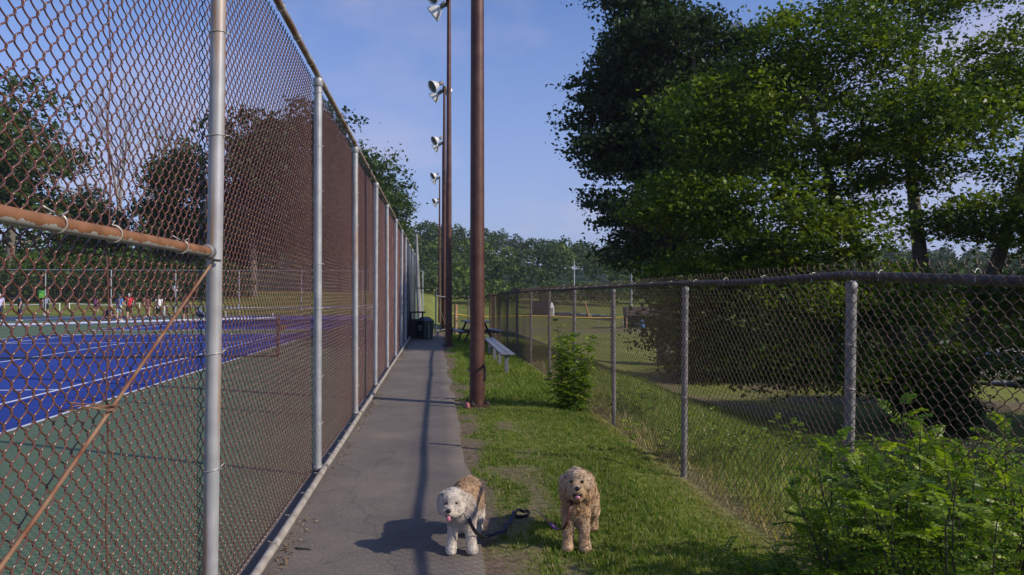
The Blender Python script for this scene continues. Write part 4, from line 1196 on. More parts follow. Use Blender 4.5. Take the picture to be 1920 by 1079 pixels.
rgs = np.random.default_rng(17)
st_ = []
while len(st_) < 150:
    y = 2.2 + 1.9 * rgs.random(); x = 1.70 + 1.6 * rgs.random()
    if not (.47 * y < x < .97 * y): continue
    if abs(x - 2.33) < .05: continue
    az = math.degrees(math.atan2(x, y))
    h = .22 + .86 * float(ss(26, 35, az)) * (1 - .25 * float(ss(38, 43, az))) + .10 * rgs.normal()
    if y > 3.5: h *= .82
    h = max(.25, min(1.15, h)) * .95
    st_.append(((x, y, float(gz(x, y)) - .03), h, (rgs.normal() * .12 - .05, rgs.normal() * .12, 0), .006 + .003 * rgs.random()))
for (x, y, h) in ((2.02, 3.0, 1.2), (2.06, 2.92, 1.12), (1.72, 3.05, 1.0), (2.45, 2.9, 1.12)):
    st_.append(((x, y, -.03), h, (.05, .03, 0), .008))
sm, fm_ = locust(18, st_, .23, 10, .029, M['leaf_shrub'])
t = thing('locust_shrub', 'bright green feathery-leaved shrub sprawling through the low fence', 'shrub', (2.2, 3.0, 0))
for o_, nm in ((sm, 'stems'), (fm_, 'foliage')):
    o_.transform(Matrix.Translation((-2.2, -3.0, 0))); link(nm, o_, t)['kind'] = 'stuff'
st_ = []
for k in range(30):
    r_ = .19 * math.sqrt(rgs.random()); a = rgs.random() * 6.28
    st_.append(((r_ * math.cos(a), r_ * math.sin(a), -.03), .5 + .95 * rgs.random() * (1 - r_ * 1.6), (math.cos(a) * .20 * rgs.random(), math.sin(a) * .20 * rgs.random(), 0), .006))
sm, fm_ = locust(19, st_, .16, 5, .046, M['leaf_shrub'])
t = ground_thing('leafy_sapling', 'upright leafy sapling growing against the low fence near the bench', 'shrub', 1.98, 10.5)
link('stems', sm, t)['kind'] = 'stuff'; link('foliage', fm_, t)['kind'] = 'stuff'
st_ = []
for k in range(12):
    st_.append(((rgs.normal() * .2, rgs.normal() * .35, -.05), .25 + .35 * rgs.random(), (rgs.normal() * .1, rgs.normal() * .1, 0), .004))
wsm = locust(20, st_, .14, 5, .04, M['leaf_shrub'])
for k, (x, y) in enumerate(((2.75, 10.2), (2.9, 7.2), (3.6, 5.6), (4.2, 8.4))):
    t = ground_thing('weed_clump', 'low clump of leafy weeds on the bank behind the low fence', 'weeds', x, y, k * 1.3, 'weed clumps on the bank')
    link('stems', wsm[0], t)['kind'] = 'stuff'; link('foliage', wsm[1], t)['kind'] = 'stuff'

# ---- grass
def blades(name, label, n, xr, yr, hmin, hmax, w, dry, rg, near=True, power=1.0):
    x = xr[0] + (xr[1] - xr[0]) * rg.random(n); y = yr[0] + (yr[1] - yr[0]) * rg.random(n) ** power
    # tufts: pull some blades to tuft centres
    m = rg.random(n) < .45
    tx = np.round(x / .11) * .11 + (vnoise(np.round(x / .11) * 7.3, np.round(y / .11) * 5.1) - .5) * .1
    ty = np.round(y / .11) * .11 + (vnoise(np.round(x / .11) * 3.7, np.round(y / .11) * 9.1) - .5) * .1
    x = np.where(m, tx + rg.normal(size=n) * .02, x); y = np.where(m, ty + rg.normal(size=n) * .02, y)
    dm = dirt_mask(x, y)
    e = .30 - .004 * y + (vnoise(y * 1.1, y * 0 + 2) - .5) * .10
    keep = (rg.random(n) > dm * .94) & (x > e + .02) & (np.abs(x - 2.33) > .02)
    x, y, dm = x[keep], y[keep], dm[keep]; n = len(x)
    z = gz(x, y) - .004
    pn = vnoise(x * 1.4 + 5, y * 1.1) * .6 + vnoise(x * 5, y * 5) * .4
    h = (hmin + (hmax - hmin) * np.clip(pn * 1.1 + .25 * rg.normal(size=n), 0, 1.25)) * (1 - .45 * dm)
    a = rg.random(n) * 6.283
    ln = np.stack([np.cos(a), np.sin(a), np.zeros(n)], -1) * (h * (.25 + .5 * rg.random(n)))[:, None]
    sidev = np.stack([-np.sin(a), np.cos(a), np.zeros(n)], -1) * (w * (.6 + .8 * rg.random(n)))[:, None]
    b = np.stack([x, y, z], -1); up = np.array([0, 0, 1.0])
    m1 = b + up * (h * .55)[:, None] + ln * .35
    tip = b + up * h[:, None] + ln
    V = np.stack([b - sidev * .5, b + sidev * .5, m1 + sidev * .42, m1 - sidev * .42, tip], 1).reshape(-1, 3)
    i0 = np.arange(n) * 5
    F = np.concatenate([np.stack([i0, i0 + 1, i0 + 2], -1), np.stack([i0, i0 + 2, i0 + 3], -1), np.stack([i0 + 3, i0 + 2, i0 + 4], -1)])
    tone = np.clip(.02 + .42 * vnoise(x * .9, y * .7 + 3) + .32 * vnoise(x * 4.5 + 1, y * 3.5) + .14 * rg.normal(size=n), 0, .80)
    dr = rg.random(n) < dry * (1 + 6 * np.exp(-((x - 2.4) / .2) ** 2))
    tone = np.where(dr, .86 + .14 * rg.random(n), tone)
    return tagp(link(name, fmesh(name, V, F, M['grass'], {'tone': np.repeat(tone, 5)})), label, 'grass', kind='stuff')
rgg = np.random.default_rng(31)
blades('grass', 'short sunlit lawn grass between the path and the low fence', 130000, (.25, 2.42), (2.3, 11.5), .010, .046, .0062, .15, rgg, power=1.25)
blades('grass', 'lawn grass around the bench and picnic table', 50000, (.2, 2.5), (11, 31), .025, .08, .011, .06, rgg)
blades('grass', 'longer grass on the bank behind the low fence', 90000, (2.36, 8.5), (1.8, 30), .05, .20, .010, .12, rgg, power=1.6)

# dry leaves and straw swept against the bottom rail
n = 2600
x = LX + .10 + np.abs(rgg.normal(size=n)) * .055; y = 2.5 + 26 * rgg.random(n)
kp = vnoise(y * 1.9, y * 0 + 1) + .35 * rgg.random(n) > .62
x, y = x[kp], y[kp]; n = len(x)
V, F = leaf_quads(np.stack([x, y, .028 + .012 * rgg.random(n)], -1), .012 + .03 * rgg.random(n) ** 2, rgg, 1.2, .45)
M['litter'] = leafmat('dry_litter', [(0, (.10, .055, .03)), (.6, (.26, .17, .09)), (1, (.45, .36, .26))], .8, .15)
tagp(link('leaf_litter', fmesh('leaf_litter', V, F, M['litter'], {'tone': np.repeat(rgg.random(n), 4)})), 'dry leaves and straw swept against the bottom rail', 'litter', kind='stuff')
mb = MB(); mb.tube([(-.90, 4.74, .026), (-.86, 4.70, .034), (-.82, 4.71, .027), (-.79, 4.68, .03)], [.005, .006, .005, .002], 6)
tagp(mb.build('twig', M['stem']), 'short dark crooked twig on the asphalt by the bottom rail', 'twig')

# ------------------------------------------------------------------ implicit bodies
def smin(a, b, k):
    h = np.clip(.5 + .5 * (b - a) / k, 0, 1)
    return b * (1 - h) + a * h - k * h * (1 - h)
def s_cone(P, a, b, ra, rb):
    a = np.array(a, float); b = np.array(b, float); ab = b - a
    t = np.clip(((P - a) @ ab) / max(ab @ ab, 1e-9), 0, 1)
    return np.linalg.norm(P - a - t[..., None] * ab, axis=-1) - (ra + (rb - ra) * t)
def s_ell(P, c, r, rot=None):
    q_ = P - np.array(c, float)
    if rot is not None: q_ = q_ @ np.array(rot)
    r = np.array(r, float)
    k0 = np.linalg.norm(q_ / r, axis=-1); k1 = np.linalg.norm(q_ / (r * r), axis=-1)
    return k0 * (k0 - 1) / np.maximum(k1, 1e-6)
def field(prims, k):
    def f(P):
        d = None
        for pr in prims:
            kk = k
            if pr[0] == 'c': e = s_cone(P, *pr[1:5]); kk = pr[5] if len(pr) > 5 else k
            else: e = s_ell(P, pr[1], pr[2], pr[3] if len(pr) > 3 else None); kk = pr[4] if len(pr) > 4 else k
            d = e if d is None else smin(d, e, kk)
        return d
    return f
def surface_nets(f, lo, hi, h):
    ax = [np.arange(lo[i], hi[i] + h, h) for i in range(3)]
    G = np.stack(np.meshgrid(*ax, indexing='ij'), -1)
    Vv = f(G); ins = Vv < 0
    n = np.array(Vv.shape)
    acc = np.zeros((*(n - 1), 3)); cnt = np.zeros(n - 1)
    cs = [(i, j, k) for i in (0, 1) for j in (0, 1) for k in (0, 1)]
    sl = lambda o: tuple(slice(o[d], n[d] - 1 + o[d]) for d in range(3))
    for a in cs:
        for d in range(3):
            if a[d]: continue
            b = list(a); b[d] = 1
            va, vb = Vv[sl(a)], Vv[sl(b)]
            m = (va < 0) != (vb < 0)
            t = np.where(m, va / np.where(m, va - vb, 1), 0)
            p = G[sl(a)].copy(); p[..., d] += t * h
            acc += p * m[..., None]; cnt += m
    act = cnt > 0
    idx = -np.ones(n - 1, int); idx[act] = np.arange(act.sum())
    verts = acc[act] / cnt[act][:, None]
    faces = []
    for d in range(3):
        e1, e2 = [(1, 2), (2, 0), (0, 1)][d]
        s0 = [slice(1, n[i] - 1) for i in range(3)]; s0[d] = slice(0, n[d] - 1)
        s1 = list(s0); s1[d] = slice(1, n[d])
        A = ins[tuple(s0)]; B = ins[tuple(s1)]
        m = A != B
        I = np.argwhere(m)
        base = I + np.array([0 if i == d else 1 for i in range(3)])
        def cell(o1, o2):
            c = base.copy(); c[:, e1] -= o1; c[:, e2] -= o2
            return idx[c[:, 0], c[:, 1], c[:, 2]]
        q_ = np.stack([cell(1, 1), cell(0, 1), cell(0, 0), cell(1, 0)], -1)
        flip = ~A[m]
        q_[flip] = q_[flip][:, ::-1]
        faces.append(q_)
    return verts, np.concatenate(faces)

def grad(f, P, e=.004):
    g = np.stack([f(P + np.eye(3)[i] * e) - f(P - np.eye(3)[i] * e) for i in range(3)], -1)
    return unit(g)

def ball(mb, c, r, Mx=None, seg=12):
    T = Matrix.Translation(c) @ (Mx.to_4x4() if Mx is not None else Matrix.Identity(4)) @ Matrix.Diagonal((*r, 1))
    mb.lathe([(math.cos(a), math.sin(a)) for a in np.linspace(-PI / 2, PI / 2, 9)], seg, T)
    return mb

def ribbon(pts, w, th, up=(0, 0, 1)):
    """flat strap along a polyline (smoothed)"""
    P = [Vector(p) for p in pts]
    out = []
    for i in range(len(P) - 1):
        p0, p1, p2, p3 = P[max(i - 1, 0)], P[i], P[i + 1], P[min(i + 2, len(P) - 1)]
        for s in range(5):
            t = s / 5
            out.append(.5 * ((2 * p1) + (p2 - p0) * t + (2 * p0 - 5 * p1 + 4 * p2 - p3) * t * t + (3 * p1 - p0 - 3 * p2 + p3) * t ** 3))
    out.append(P[-1])
    V = []; F = []
    for i, p in enumerate(out):
        t = (out[min(i + 1, len(out) - 1)] - out[max(i - 1, 0)]).normalized()
        s = t.cross(Vector(up))
        s = s.normalized() if s.length > .05 else Vector((1, 0, 0))
        n = s.cross(t)
        for a, b in ((-1, -1), (1, -1), (1, 1), (-1, 1)): V.append(p + s * (a * w / 2) + n * (b * th / 2))
    for i in range(len(out) - 1):
        for j in range(4): F.append((i * 4 + j, i * 4 + (j + 1) % 4, (i + 1) * 4 + (j + 1) % 4, (i + 1) * 4 + j))
    F.append((3, 2, 1, 0)); k = (len(out) - 1) * 4; F.append((k, k + 1, k + 2, k + 3))
    return MB().poly(V, F)

def dog(label, loc, rz, sc, prims, colour, flen, nstr, curl, eyes, nose, mouth, tongue, tang, collar, seed, bald):
    t = thing('dog', label, 'dog', loc, rz); t.scale = (sc * .96, sc, sc)
    f = field(prims, .035)
    V, F = surface_nets(f, (-.24, -.30, -.01), (.26, .66, .64), .010)
    V[:, 2] = np.maximum(V[:, 2], .001)
    col = colour(V)
    link('body', fmesh('body', V, F, M['fur'], {'col': col * .9}, smooth=True), t)
    rg = np.random.default_rng(seed)
    tri = np.concatenate([F[:, [0, 1, 2]], F[:, [0, 2, 3]]])
    a, b, c = V[tri[:, 0]], V[tri[:, 1]], V[tri[:, 2]]
    ar = np.linalg.norm(np.cross(b - a, c - a), axis=1)
    k = rg.choice(len(tri), nstr, p=ar / ar.sum())
    u, v = rg.random((2, nstr, 1)); fl = u + v > 1; u = np.where(fl, 1 - u, u); v = np.where(fl, 1 - v, v)
    P = a[k] + (b[k] - a[k]) * u + (c[k] - a[k]) * v
    ok = np.ones(nstr, bool)
    for (cc, rr) in bald: ok &= np.linalg.norm(P - np.array(cc), axis=1) > rr
    ok &= P[:, 2] > .012
    P = P[ok]; n = len(P)
    N = grad(f, P)
    lo = flen(P) * (.6 + .7 * rg.random(n))
    # locks: neighbouring hairs share a bend
    cell = np.floor(P / .022).astype(int)
    hsh = (cell[:, 0] * 73856093 ^ cell[:, 1] * 19349663 ^ cell[:, 2] * 83492791) % 997
    tab = rg.normal(size=(997, 3))
    lock = tab[hsh]
    flow = np.array([0, .25, -.75])
    D = unit(N * (.55 + curl * .7) + flow * (.85 - curl * .35) + lock * (.10 + curl * .55) + rg.normal(size=(n, 3)) * .18)
    S_ = unit(np.cross(D, N + .01))
    w = (.0012 + .0010 * rg.random(n))[:, None]
    mid = P + D * (lo * .55)[:, None]
    D2 = unit(D + flow * .5 + lock * curl * .8)
    tip = mid + D2 * (lo * .45)[:, None]
    tip[:, 2] = np.maximum(tip[:, 2], .004)
    HVv = np.stack([P - S_ * w, P + S_ * w, mid + S_ * w * .8, mid - S_ * w * .8, tip], 1).reshape(-1, 3)
    i0 = np.arange(n) * 5
    HF = np.concatenate([np.stack([i0, i0 + 1, i0 + 2], -1), np.stack([i0, i0 + 2, i0 + 3], -1), np.stack([i0 + 3, i0 + 2, i0 + 4], -1)])
    hc = colour(P) * (.86 + .20 * rg.random((n, 1))) * (1 + .04 * lock[:, :1])
    link('fur', fmesh('fur', HVv, HF, M['fur'], {'col': np.repeat(np.clip(hc, 0, 1), 5, 0)}), t)
    for e in eyes:
        link('eye', ball(MB(), e, (.011, .009, .011)).mesh('eye', M['eye']), t)
    link('nose', ball(MB(), nose, (.020, .014, .015)).mesh('nose', M['nose']), t)
    link('mouth', ball(MB(), mouth[0], mouth[1]).mesh('mouth', M['nose']), t)
    tg = ball(MB(), (0, 0, 0), tongue[1]); o = link('tongue', tg.mesh('tongue', M['tongue']), t, tongue[0], tang)
    mb = MB()
    cc, cr, tl = collar
    q_ = Vector(tl).normalized().to_track_quat('Z', 'Y').to_matrix().to_4x4()
    mb.lathe([(cr, -.010), (cr + .006, -.010), (cr + .006, .010), (cr, .010), (cr, -.010)], 24, Matrix.Translation(cc) @ q_)
    o = mb.build('collar', M['black'], t); 
    return t

# white and tan dog at the edge of the path
P1 = [('e', (.01, .08, .255), (.092, .12, .112)), ('c', (.01, .11, .295), (.035, .40, .31), .092, .104), ('e', (.045, .44, .295), (.105, .10, .118)),
      ('c', (0, .05, .29), (-.045, -.02, .36), .080, .070), ('e', (-.06, -.045, .378), (.080, .080, .080)), ('e', (-.064, -.075, .338), (.082, .062, .048)),
      ('c', (-.068, -.10, .345), (-.080, -.148, .336), .042, .031), ('e', (-.066, -.075, .415), (.058, .045, .038)),
      ('e', (-.137, -.02, .355), (.024, .045, .066)), ('e', (.018, -.015, .355), (.026, .045, .068)),
      ('c', (-.055, .03, .22), (-.070, .0, .05), .040, .030), ('c', (.06, .03, .22), (.078, .0, .05), .042, .033), ('e', (-.072, -.022, .026), (.032, .044, .026)), ('e', (.082, -.022, .028), (.037, .048, .029)),
      ('c', (-.02, .43, .2), (-.03, .40, .13), .07, .05), ('c', (-.03, .40, .13), (-.025, .46, .03), .042, .031), ('c', (.10, .44, .2), (.115, .41, .13), .07, .05), ('c', (.115, .41, .13), (.11, .47, .03), .042, .033),
      ('e', (-.025, .44, .02), (.034, .05, .022)), ('e', (.11, .45, .02), (.034, .05, .022)), ('c', (.05, .53, .33), (.06, .60, .28), .03, .022)]
def col1(P):
    P = np.asarray(P); n = len(P)
    cream = np.array([.60, .50, .41]); white = np.array([.70, .62, .535]); tan = np.array([.53, .34, .19]); grey = np.array([.36, .30, .26])
    c = np.tile(cream, (n, 1))
    nz = vnoise(P[:, 0] * 30 + P[:, 1] * 17, P[:, 2] * 30)[:, None]
    back = (ss(.08, .16, P[:, 1]) * ss(.20, .30, P[:, 2]))[:, None]
    side = (ss(.05, .12, P[:, 1]) * (1 - ss(.30, .36, P[:, 2])) * ss(.12, .2, P[:, 2]))[:, None]
    c = c * (1 - side) + (tan * .55 + grey * .45) * side
    c = c * (1 - back * .9) + (tan * (.85 + .3 * nz)) * back * .9
    leg = (1 - ss(.14, .22, P[:, 2]))[:, None]
    c = c * (1 - leg) + white * leg
    hd = (1 - ss(.10, .14, np.linalg.norm((P - np.array([-.06, -.055, .37])), axis=1)))[:, None]
    c = c * (1 - hd) + white * hd
    ear = (ss(.062, .085, np.abs(P[:, 0] + .06)) * ss(-.08, -.04, P[:, 1]) * (1 - ss(.02, .07, P[:, 1])) * ss(.27, .3, P[:, 2]))[:, None]
    c = c * (1 - .55 * ear) + (grey * 1.1) * .55 * ear
    for ex in (-.098, -.030):
        em = np.exp(-((np.linalg.norm(P - np.array([ex, -.118, .382]), axis=1)) / .024) ** 2)[:, None]
        c = c * (1 - .85 * em) + np.array([.12, .07, .05]) * .85 * em
    return c * (.92 + .16 * nz)
d1 = dog('small shaggy white dog with tan back panting on the path edge', (0.15, 4.55, .022), R(-4), .89, P1, col1,
    lambda P: .011 + .012 * ss(.15, .3, P[:, 2]) - .010 * ss(-.05, -.09, P[:, 1]), 60000, .12,
    [(-.097, -.124, .384), (-.031, -.122, .384)], (-.082, -.182, .348), ((-.080, -.150, .303), (.027, .024, .014)), ((-.083, -.170, .292), (.016, .010, .021)), (R(14), 0, 0), ((-.015, .022, .318), .082, (-.25, -.55, .85)), 61,
    [((-.097, -.124, .384), .016), ((-.031, -.122, .384), .016), ((-.082, -.182, .348), .026), ((-.081, -.160, .298), .030)])

# tan curly dog on the grass
P2 = [('e', (0, .06, .295), (.082, .10, .118)), ('c', (0, .10, .315), (.05, .42, .325), .084, .094), ('e', (.06, .44, .315), (.10, .09, .115)),
      ('c', (0, .04, .34), (0, -.02, .43), .080, .075), ('e', (0, -.03, .468), (.072, .075, .078)), ('e', (0, -.065, .425), (.066, .060, .052)),
      ('c', (0, -.09, .445), (.002, -.150, .452), .046, .034), ('e', (0, -.06, .54), (.06, .05, .03)), ('e', (0, -.118, .398), (.044, .035, .025)),
      ('e', (-.084, -.005, .42), (.022, .045, .088)), ('e', (.082, -.005, .42), (.022, .045, .085)),
      ('c', (-.058, .03, .26), (-.058, .01, .05), .044, .031), ('c', (.055, .03, .26), (.058, .0, .05), .044, .031), ('e', (-.062, -.022, .024), (.036, .05, .026)), ('e', (.062, -.028, .024), (.038, .05, .026)),
      ('c', (-.02, .43, .24), (-.02, .40, .15), .066, .045), ('c', (-.02, .40, .15), (-.02, .47, .03), .040, .030), ('c', (.125, .43, .24), (.14, .40, .16), .066, .046), ('c', (.14, .40, .16), (.145, .46, .03), .042, .032),
      ('e', (-.02, .44, .02), (.034, .046, .02)), ('e', (.145, .43, .02), (.034, .046, .02)), ('c', (.06, .52, .33), (.07, .57, .26), .026, .02)]
def col2(P):
    P = np.asarray(P); n = len(P)
    tan = np.array([.53, .35, .20]); pale = np.array([.66, .50, .35]); gold = np.array([.52, .37, .20])
    nz = vnoise(P[:, 0] * 40 + P[:, 1] * 23, P[:, 2] * 40)[:, None]
    c = np.tile(tan, (n, 1))
    leg = (1 - ss(.16, .28, P[:, 2]))[:, None]
    c = c * (1 - leg) + (tan * .6 + pale * .4) * leg
    hd = ss(.40, .50, P[:, 2])[:, None] * (1 - ss(.05, .10, P[:, 1]))[:, None]
    c = c * (1 - hd) + pale * hd
    mz = np.exp(-((np.linalg.norm(P - np.array([0, -.13, .45]), axis=1)) / .06) ** 2)[:, None]
    c = c * (1 - .7 * mz) + gold * .7 * mz
    for ex in (-.036, .036):
        em = np.exp(-((np.linalg.norm(P - np.array([ex, -.108, .492]), axis=1)) / .018) ** 2)[:, None]
        c = c * (1 - .6 * em) + np.array([.16, .09, .06]) * .6 * em
    return c * (.95 + .10 * nz)
d2 = dog('curly tan dog with long ears standing on the grass, mouth open', (0.89, 4.58, float(gz(.89, 4.58)) + .008), R(-9), .94, P2, col2,
    lambda P: .012 + .006 * ss(.2, .4, P[:, 2]) + .010 * (np.abs(P[:, 0]) > .08) * ss(.33, .36, P[:, 2]) * (P[:, 1] < .06) - .008 * ss(-.06, -.10, P[:, 1]), 60000, .45,
    [(-.036, -.112, .494), (.038, -.112, .494)], (.002, -.185, .468), ((.002, -.150, .417), (.034, .024, .026)), ((.004, -.168, .406), (.019, .013, .013)), (R(20), 0, 0), ((0, .012, .385), .084, (0, -.5, .85)), 62,
    [((-.036, -.112, .494), .012), ((.038, -.112, .494), .012), ((.002, -.185, .468), .024), ((.002, -.165, .415), .034)])

# leashes trailing in the grass
ls = thing('leash', 'black leash trailing from the white dog to a dark handle loop in the grass', 'leash', (.4, 5.0, 0))
def w2l(pts, o=(.4, 5.0, 0)): return [(p[0] - o[0], p[1] - o[1], p[2] - o[2]) for p in pts]
ribbon(w2l([(.195, 4.50, .255), (.215, 4.48, .21), (.25, 4.51, .15), (.30, 4.62, .09), (.335, 4.75, .055)]), .022, .006, (0, 1, .4)).build('strap', M['black'], ls)
ribbon(w2l([(.335, 4.75, .055), (.37, 4.79, .05), (.42, 4.82, .052), (.455, 4.86, .055)]), .042, .02, (0, .6, 1)).build('strap', M['navyweb'], ls)
ribbon(w2l([(.45, 4.86, .045), (.465, 4.95, .025), (.475, 5.04, .036), (.515, 5.12, .022), (.545, 5.22, .038), (.565, 5.30, .045)]), .024, .006, (.3, .2, 1)).build('strap', M['navyweb'], ls)
ribbon(w2l([(.565, 5.28, .026), (.578, 5.31, .04), (.605, 5.335, .046), (.64, 5.33, .034), (.665, 5.335, .036), (.68, 5.32, .016), (.645, 5.29, .010), (.60, 5.275, .012), (.57, 5.265, .02)]), .022, .010, (0, 1, .2)).build('handle', M['black'], ls)
mb = MB(); mb.lathe([(.010, -.003), (.014, 0), (.010, .003), (.006, 0), (.010, -.003)], 12, Matrix.Translation((.195 - .4, 4.497 - 5, .262)) @ Matrix.Rotation(PI / 2, 4, 'X')); mb.build('ring', M['alu'], ls)
ls = thing('leash', 'red-brown leash hanging from the tan dog into the grass', 'leash', (.85, 4.8, 0))
o_ = (.85, 4.8, 0)
ribbon(w2l([(.85, 4.505, .345), (.83, 4.475, .28), (.81, 4.49, .20), (.80, 4.58, .14), (.795, 4.72, .09)], o_), .020, .005, (0, 1, .4)).build('strap', M['redbrown'], ls)
ribbon(w2l([(.805, 4.72, .09), (.785, 4.78, .082), (.765, 4.86, .09)], o_), .024, .006, (0, .4, 1)).build('strap', M['purpleweb'], ls)
ribbon(w2l([(.765, 4.86, .09), (.75, 5.0, .085), (.735, 5.15, .075), (.70, 5.28, .06)], o_), .018, .005, (.3, .3, 1)).build('strap', M['tan'], ls)

# ------------------------------------------------------------------ people on the far courts
CM = {}
def cloth(c):
    if c not in CM: CM[c] = pm('cloth', tuple(x * .85 for x in c), tuple(min(1, x * 1.1) for x in c), 9.0, .85)
    return CM[c]
def person(label, x, y, rz, h, shirt, short, hair=(.06, .04, .03), sleeve=.5, pantlen=.45, arms=((.10, .0, .0), (-.10, 0, 0)), stride=.06, crouch=False, cap=None):
    t = thing('person', label, 'person', (x, y, .015), rz, None)
    s = h / 1.72; t.scale = (s, s, s)
    if crouch:
        pel = (0, .16, .36); ch = (0, -.06, .62); nk = (0, -.18, .80); hd = (0, -.26, .92)
        J = {sg: dict(hip=(sg * .09, .14, .36), kn=(sg * .15, -.22, .42), an=(sg * .12, .06, .08), ft=(sg * .12, -.06, .04), sh=(sg * .18, -.14, .74), el=(sg * .22, -.30, .52), wr=(sg * .12, -.44, .36)) for sg in (-1, 1)}
    else:
        pel = (0, .01, .95); ch = (0, 0, 1.25); nk = (0, 0, 1.46); hd = (0, -.015, 1.60)
        J = {}
        for sg, st__ in ((-1, stride), (1, -stride)):
            ax_, af, ae = arms[0] if sg > 0 else arms[1]
            J[sg] = dict(hip=(sg * .09, 0, .92), kn=(sg * .10, -st__ * .8 - .02, .50), an=(sg * .105, st__ * -1.2 + .03, .085), ft=(sg * .115, st__ * -1.2 - .07, .04),
                         sh=(sg * .185, 0, 1.41), el=(sg * .185 + ax_ * .6, .03 - af * .5, 1.14 + abs(ae) * .1), wr=(sg * .185 + ax_, -.05 - af, .90 + ae))
    body = [('e', hd, (.078, .095, .112)), ('c', nk, hd, .052, .055), ('e', ch, (.155, .105, .21)), ('c', pel, ch, .125, .12), ('e', pel, (.145, .115, .12)), ('e', (hd[0], hd[1] - .097, hd[2] - .01), (.013, .02, .02)),
            ('e', (hd[0] - .08, hd[1] + .01, hd[2]), (.014, .02, .03)), ('e', (hd[0] + .08, hd[1] + .01, hd[2]), (.014, .02, .03))]
    sh_ = [('e', ch, (.172, .122, .222)), ('c', pel, ch, .14, .135)]
    so = [('e', pel, (.162, .132, .125))]
    shoe = []
    for sg in (-1, 1):
        j = J[sg]
        body += [('c', j['sh'], j['el'], .05, .042), ('c', j['el'], j['wr'], .042, .03), ('c', j['hip'], j['kn'], .082, .058), ('c', j['kn'], j['an'], .058, .038), ('c', j['an'], j['ft'], .04, .036)]
        dr = Vector(j['wr']) - Vector(j['el']); dr.normalize()
        palm = Vector(j['wr']) + dr * .045
        body += [('e', tuple(palm), (.026, .032, .042))]
        q_ = tuple(Vector(j['sh']).lerp(Vector(j['el']), sleeve))
        sh_ += [('c', j['sh'], q_, .066, .06)]
        q_ = tuple(Vector(j['hip']).lerp(Vector(j['kn']), min(1, pantlen * 1.9)))
        so += [('c', j['hip'], q_, .10, .085)]
        if pantlen > .6: so += [('c', j['kn'], j['an'], .075, .055)]
        shoe += [('c', (j['an'][0], j['an'][1] + .02, .045), (j['ft'][0], j['ft'][1] - .05, .04), .05, .042)]
    zt = hd[2] + .16
    V, F = surface_nets(field(body, .02), (-.5, -.62, -.02), (.5, .45, zt), .024)
    mb = MB(); mb.v = [tuple(v) for v in V]; mb.f = [tuple(f) for f in F]; mb.sm = [True] * len(F)
    for sg in (-1, 1):
        j = J[sg]; dr = (Vector(j['wr']) - Vector(j['el'])).normalized(); palm = Vector(j['wr']) + dr * .06
        sd_ = dr.cross(Vector((1, 0, 0))).normalized()
        for k in range(4):
            b_ = palm + sd_ * (-.024 + .016 * k)
            ln = (.062, .072, .068, .052)[k]
            mb.tube([b_, b_ + dr * ln * .55 - Vector((sg * .006, 0, 0)), b_ + dr * ln - Vector((sg * .022, 0, 0))], [.0085, .008, .006], 5)
        b_ = palm - dr * .02 - sd_ * .028
        mb.tube([b_, b_ - sd_ * .025 + dr * .02, b_ - sd_ * .03 + dr * .045], [.010, .009, .007], 5)
    link('body', mb.mesh('body', M['skinbody']), t)
    for nm, pr, c in (('shirt', sh_, shirt), ('shorts' if pantlen <= .6 else 'trousers', so, short), ('shoes', shoe, (.6, .6, .58))):
        V, F = surface_nets(field(pr, .02), (-.5, -.62, -.02), (.5, .5, zt), .026)
        link(nm, fmesh(nm, V, F, cloth(c), smooth=True), t)
    V, F = surface_nets(field([('e', (hd[0], hd[1] + .02, hd[2] + .025), (.092, .10, .108)), ('e', (hd[0], hd[1] + .06, hd[2] - .05), (.075, .055, .10))], .02), (-.2, hd[1] - .2, hd[2] - .2), (.2, hd[1] + .25, hd[2] + .2), .02)
    link('cap' if cap else 'hair', fmesh('hair', V, F, cloth(cap) if cap else cloth(hair), smooth=True), t)
    return t
person('person in pale lilac shirt and dark trousers at the pickleball court edge', -27.3, 48.2, R(20), 1.72, (.5, .45, .68), (.02, .03, .06), pantlen=.9, cap=(.6, .58, .56))
person('person in dark navy clothes next to the one in lilac', -26.4, 48.8, R(-60), 1.68, (.03, .035, .07), (.02, .025, .05), pantlen=.9, hair=(.25, .11, .05))
person('person in grey-blue shirt and black shorts playing below the green sign', -31.2, 61.3, R(180), 1.66, (.22, .27, .38), (.012, .012, .015), arms=((.22, .1, .1), (-.2, .05, .05)))
person('person in purple shirt behind the divider fence', -29.0, 64.8, R(150), 1.62, (.20, .04, .16), (.08, .02, .03), arms=((.2, .25, .25), (-.1, .1, .1)), stride=.14)
person('person in dark clothes crouching to the ground near the net', -20.97, 48.5, R(70), 1.70, (.03, .03, .05), (.03, .03, .05), hair=(.32, .26, .24), crouch=True, pantlen=.5)
person('person in bright blue shirt and pale grey shorts', -19.9, 47.6, R(160), 1.68, (.08, .22, .60), (.42, .46, .46), cap=(.02, .05, .06), arms=((.12, .1, .05), (-.14, .1, .12)))
person('person in red T-shirt and black shorts', -20.4, 50.3, R(-150), 1.76, (.48, .02, .04), (.012, .012, .016), hair=(.42, .38, .35), arms=((.1, .2, .1), (-.12, .05, .0)), stride=.10)
person('person in pink and dark top half hidden by a fence post', -21.55, 56.4, R(190), 1.58, (.18, .07, .06), (.45, .22, .2), hair=(.05, .025, .02))
person('person in white sleeveless shirt and black shorts, back turned', -17.4, 47.3, R(174), 1.62, (.74, .74, .76), (.012, .012, .014), hair=(.30, .20, .14), sleeve=.12, pantlen=.5, arms=((.14, .06, .0), (-.16, .06, 0)))
person('person dressed all in black by the truss rod', -16.7, 50.0, R(200), 1.60, (.012, .012, .015), (.012, .012, .015), pantlen=.6, arms=((.16, .1, .1), (-.2, .12, .1)))
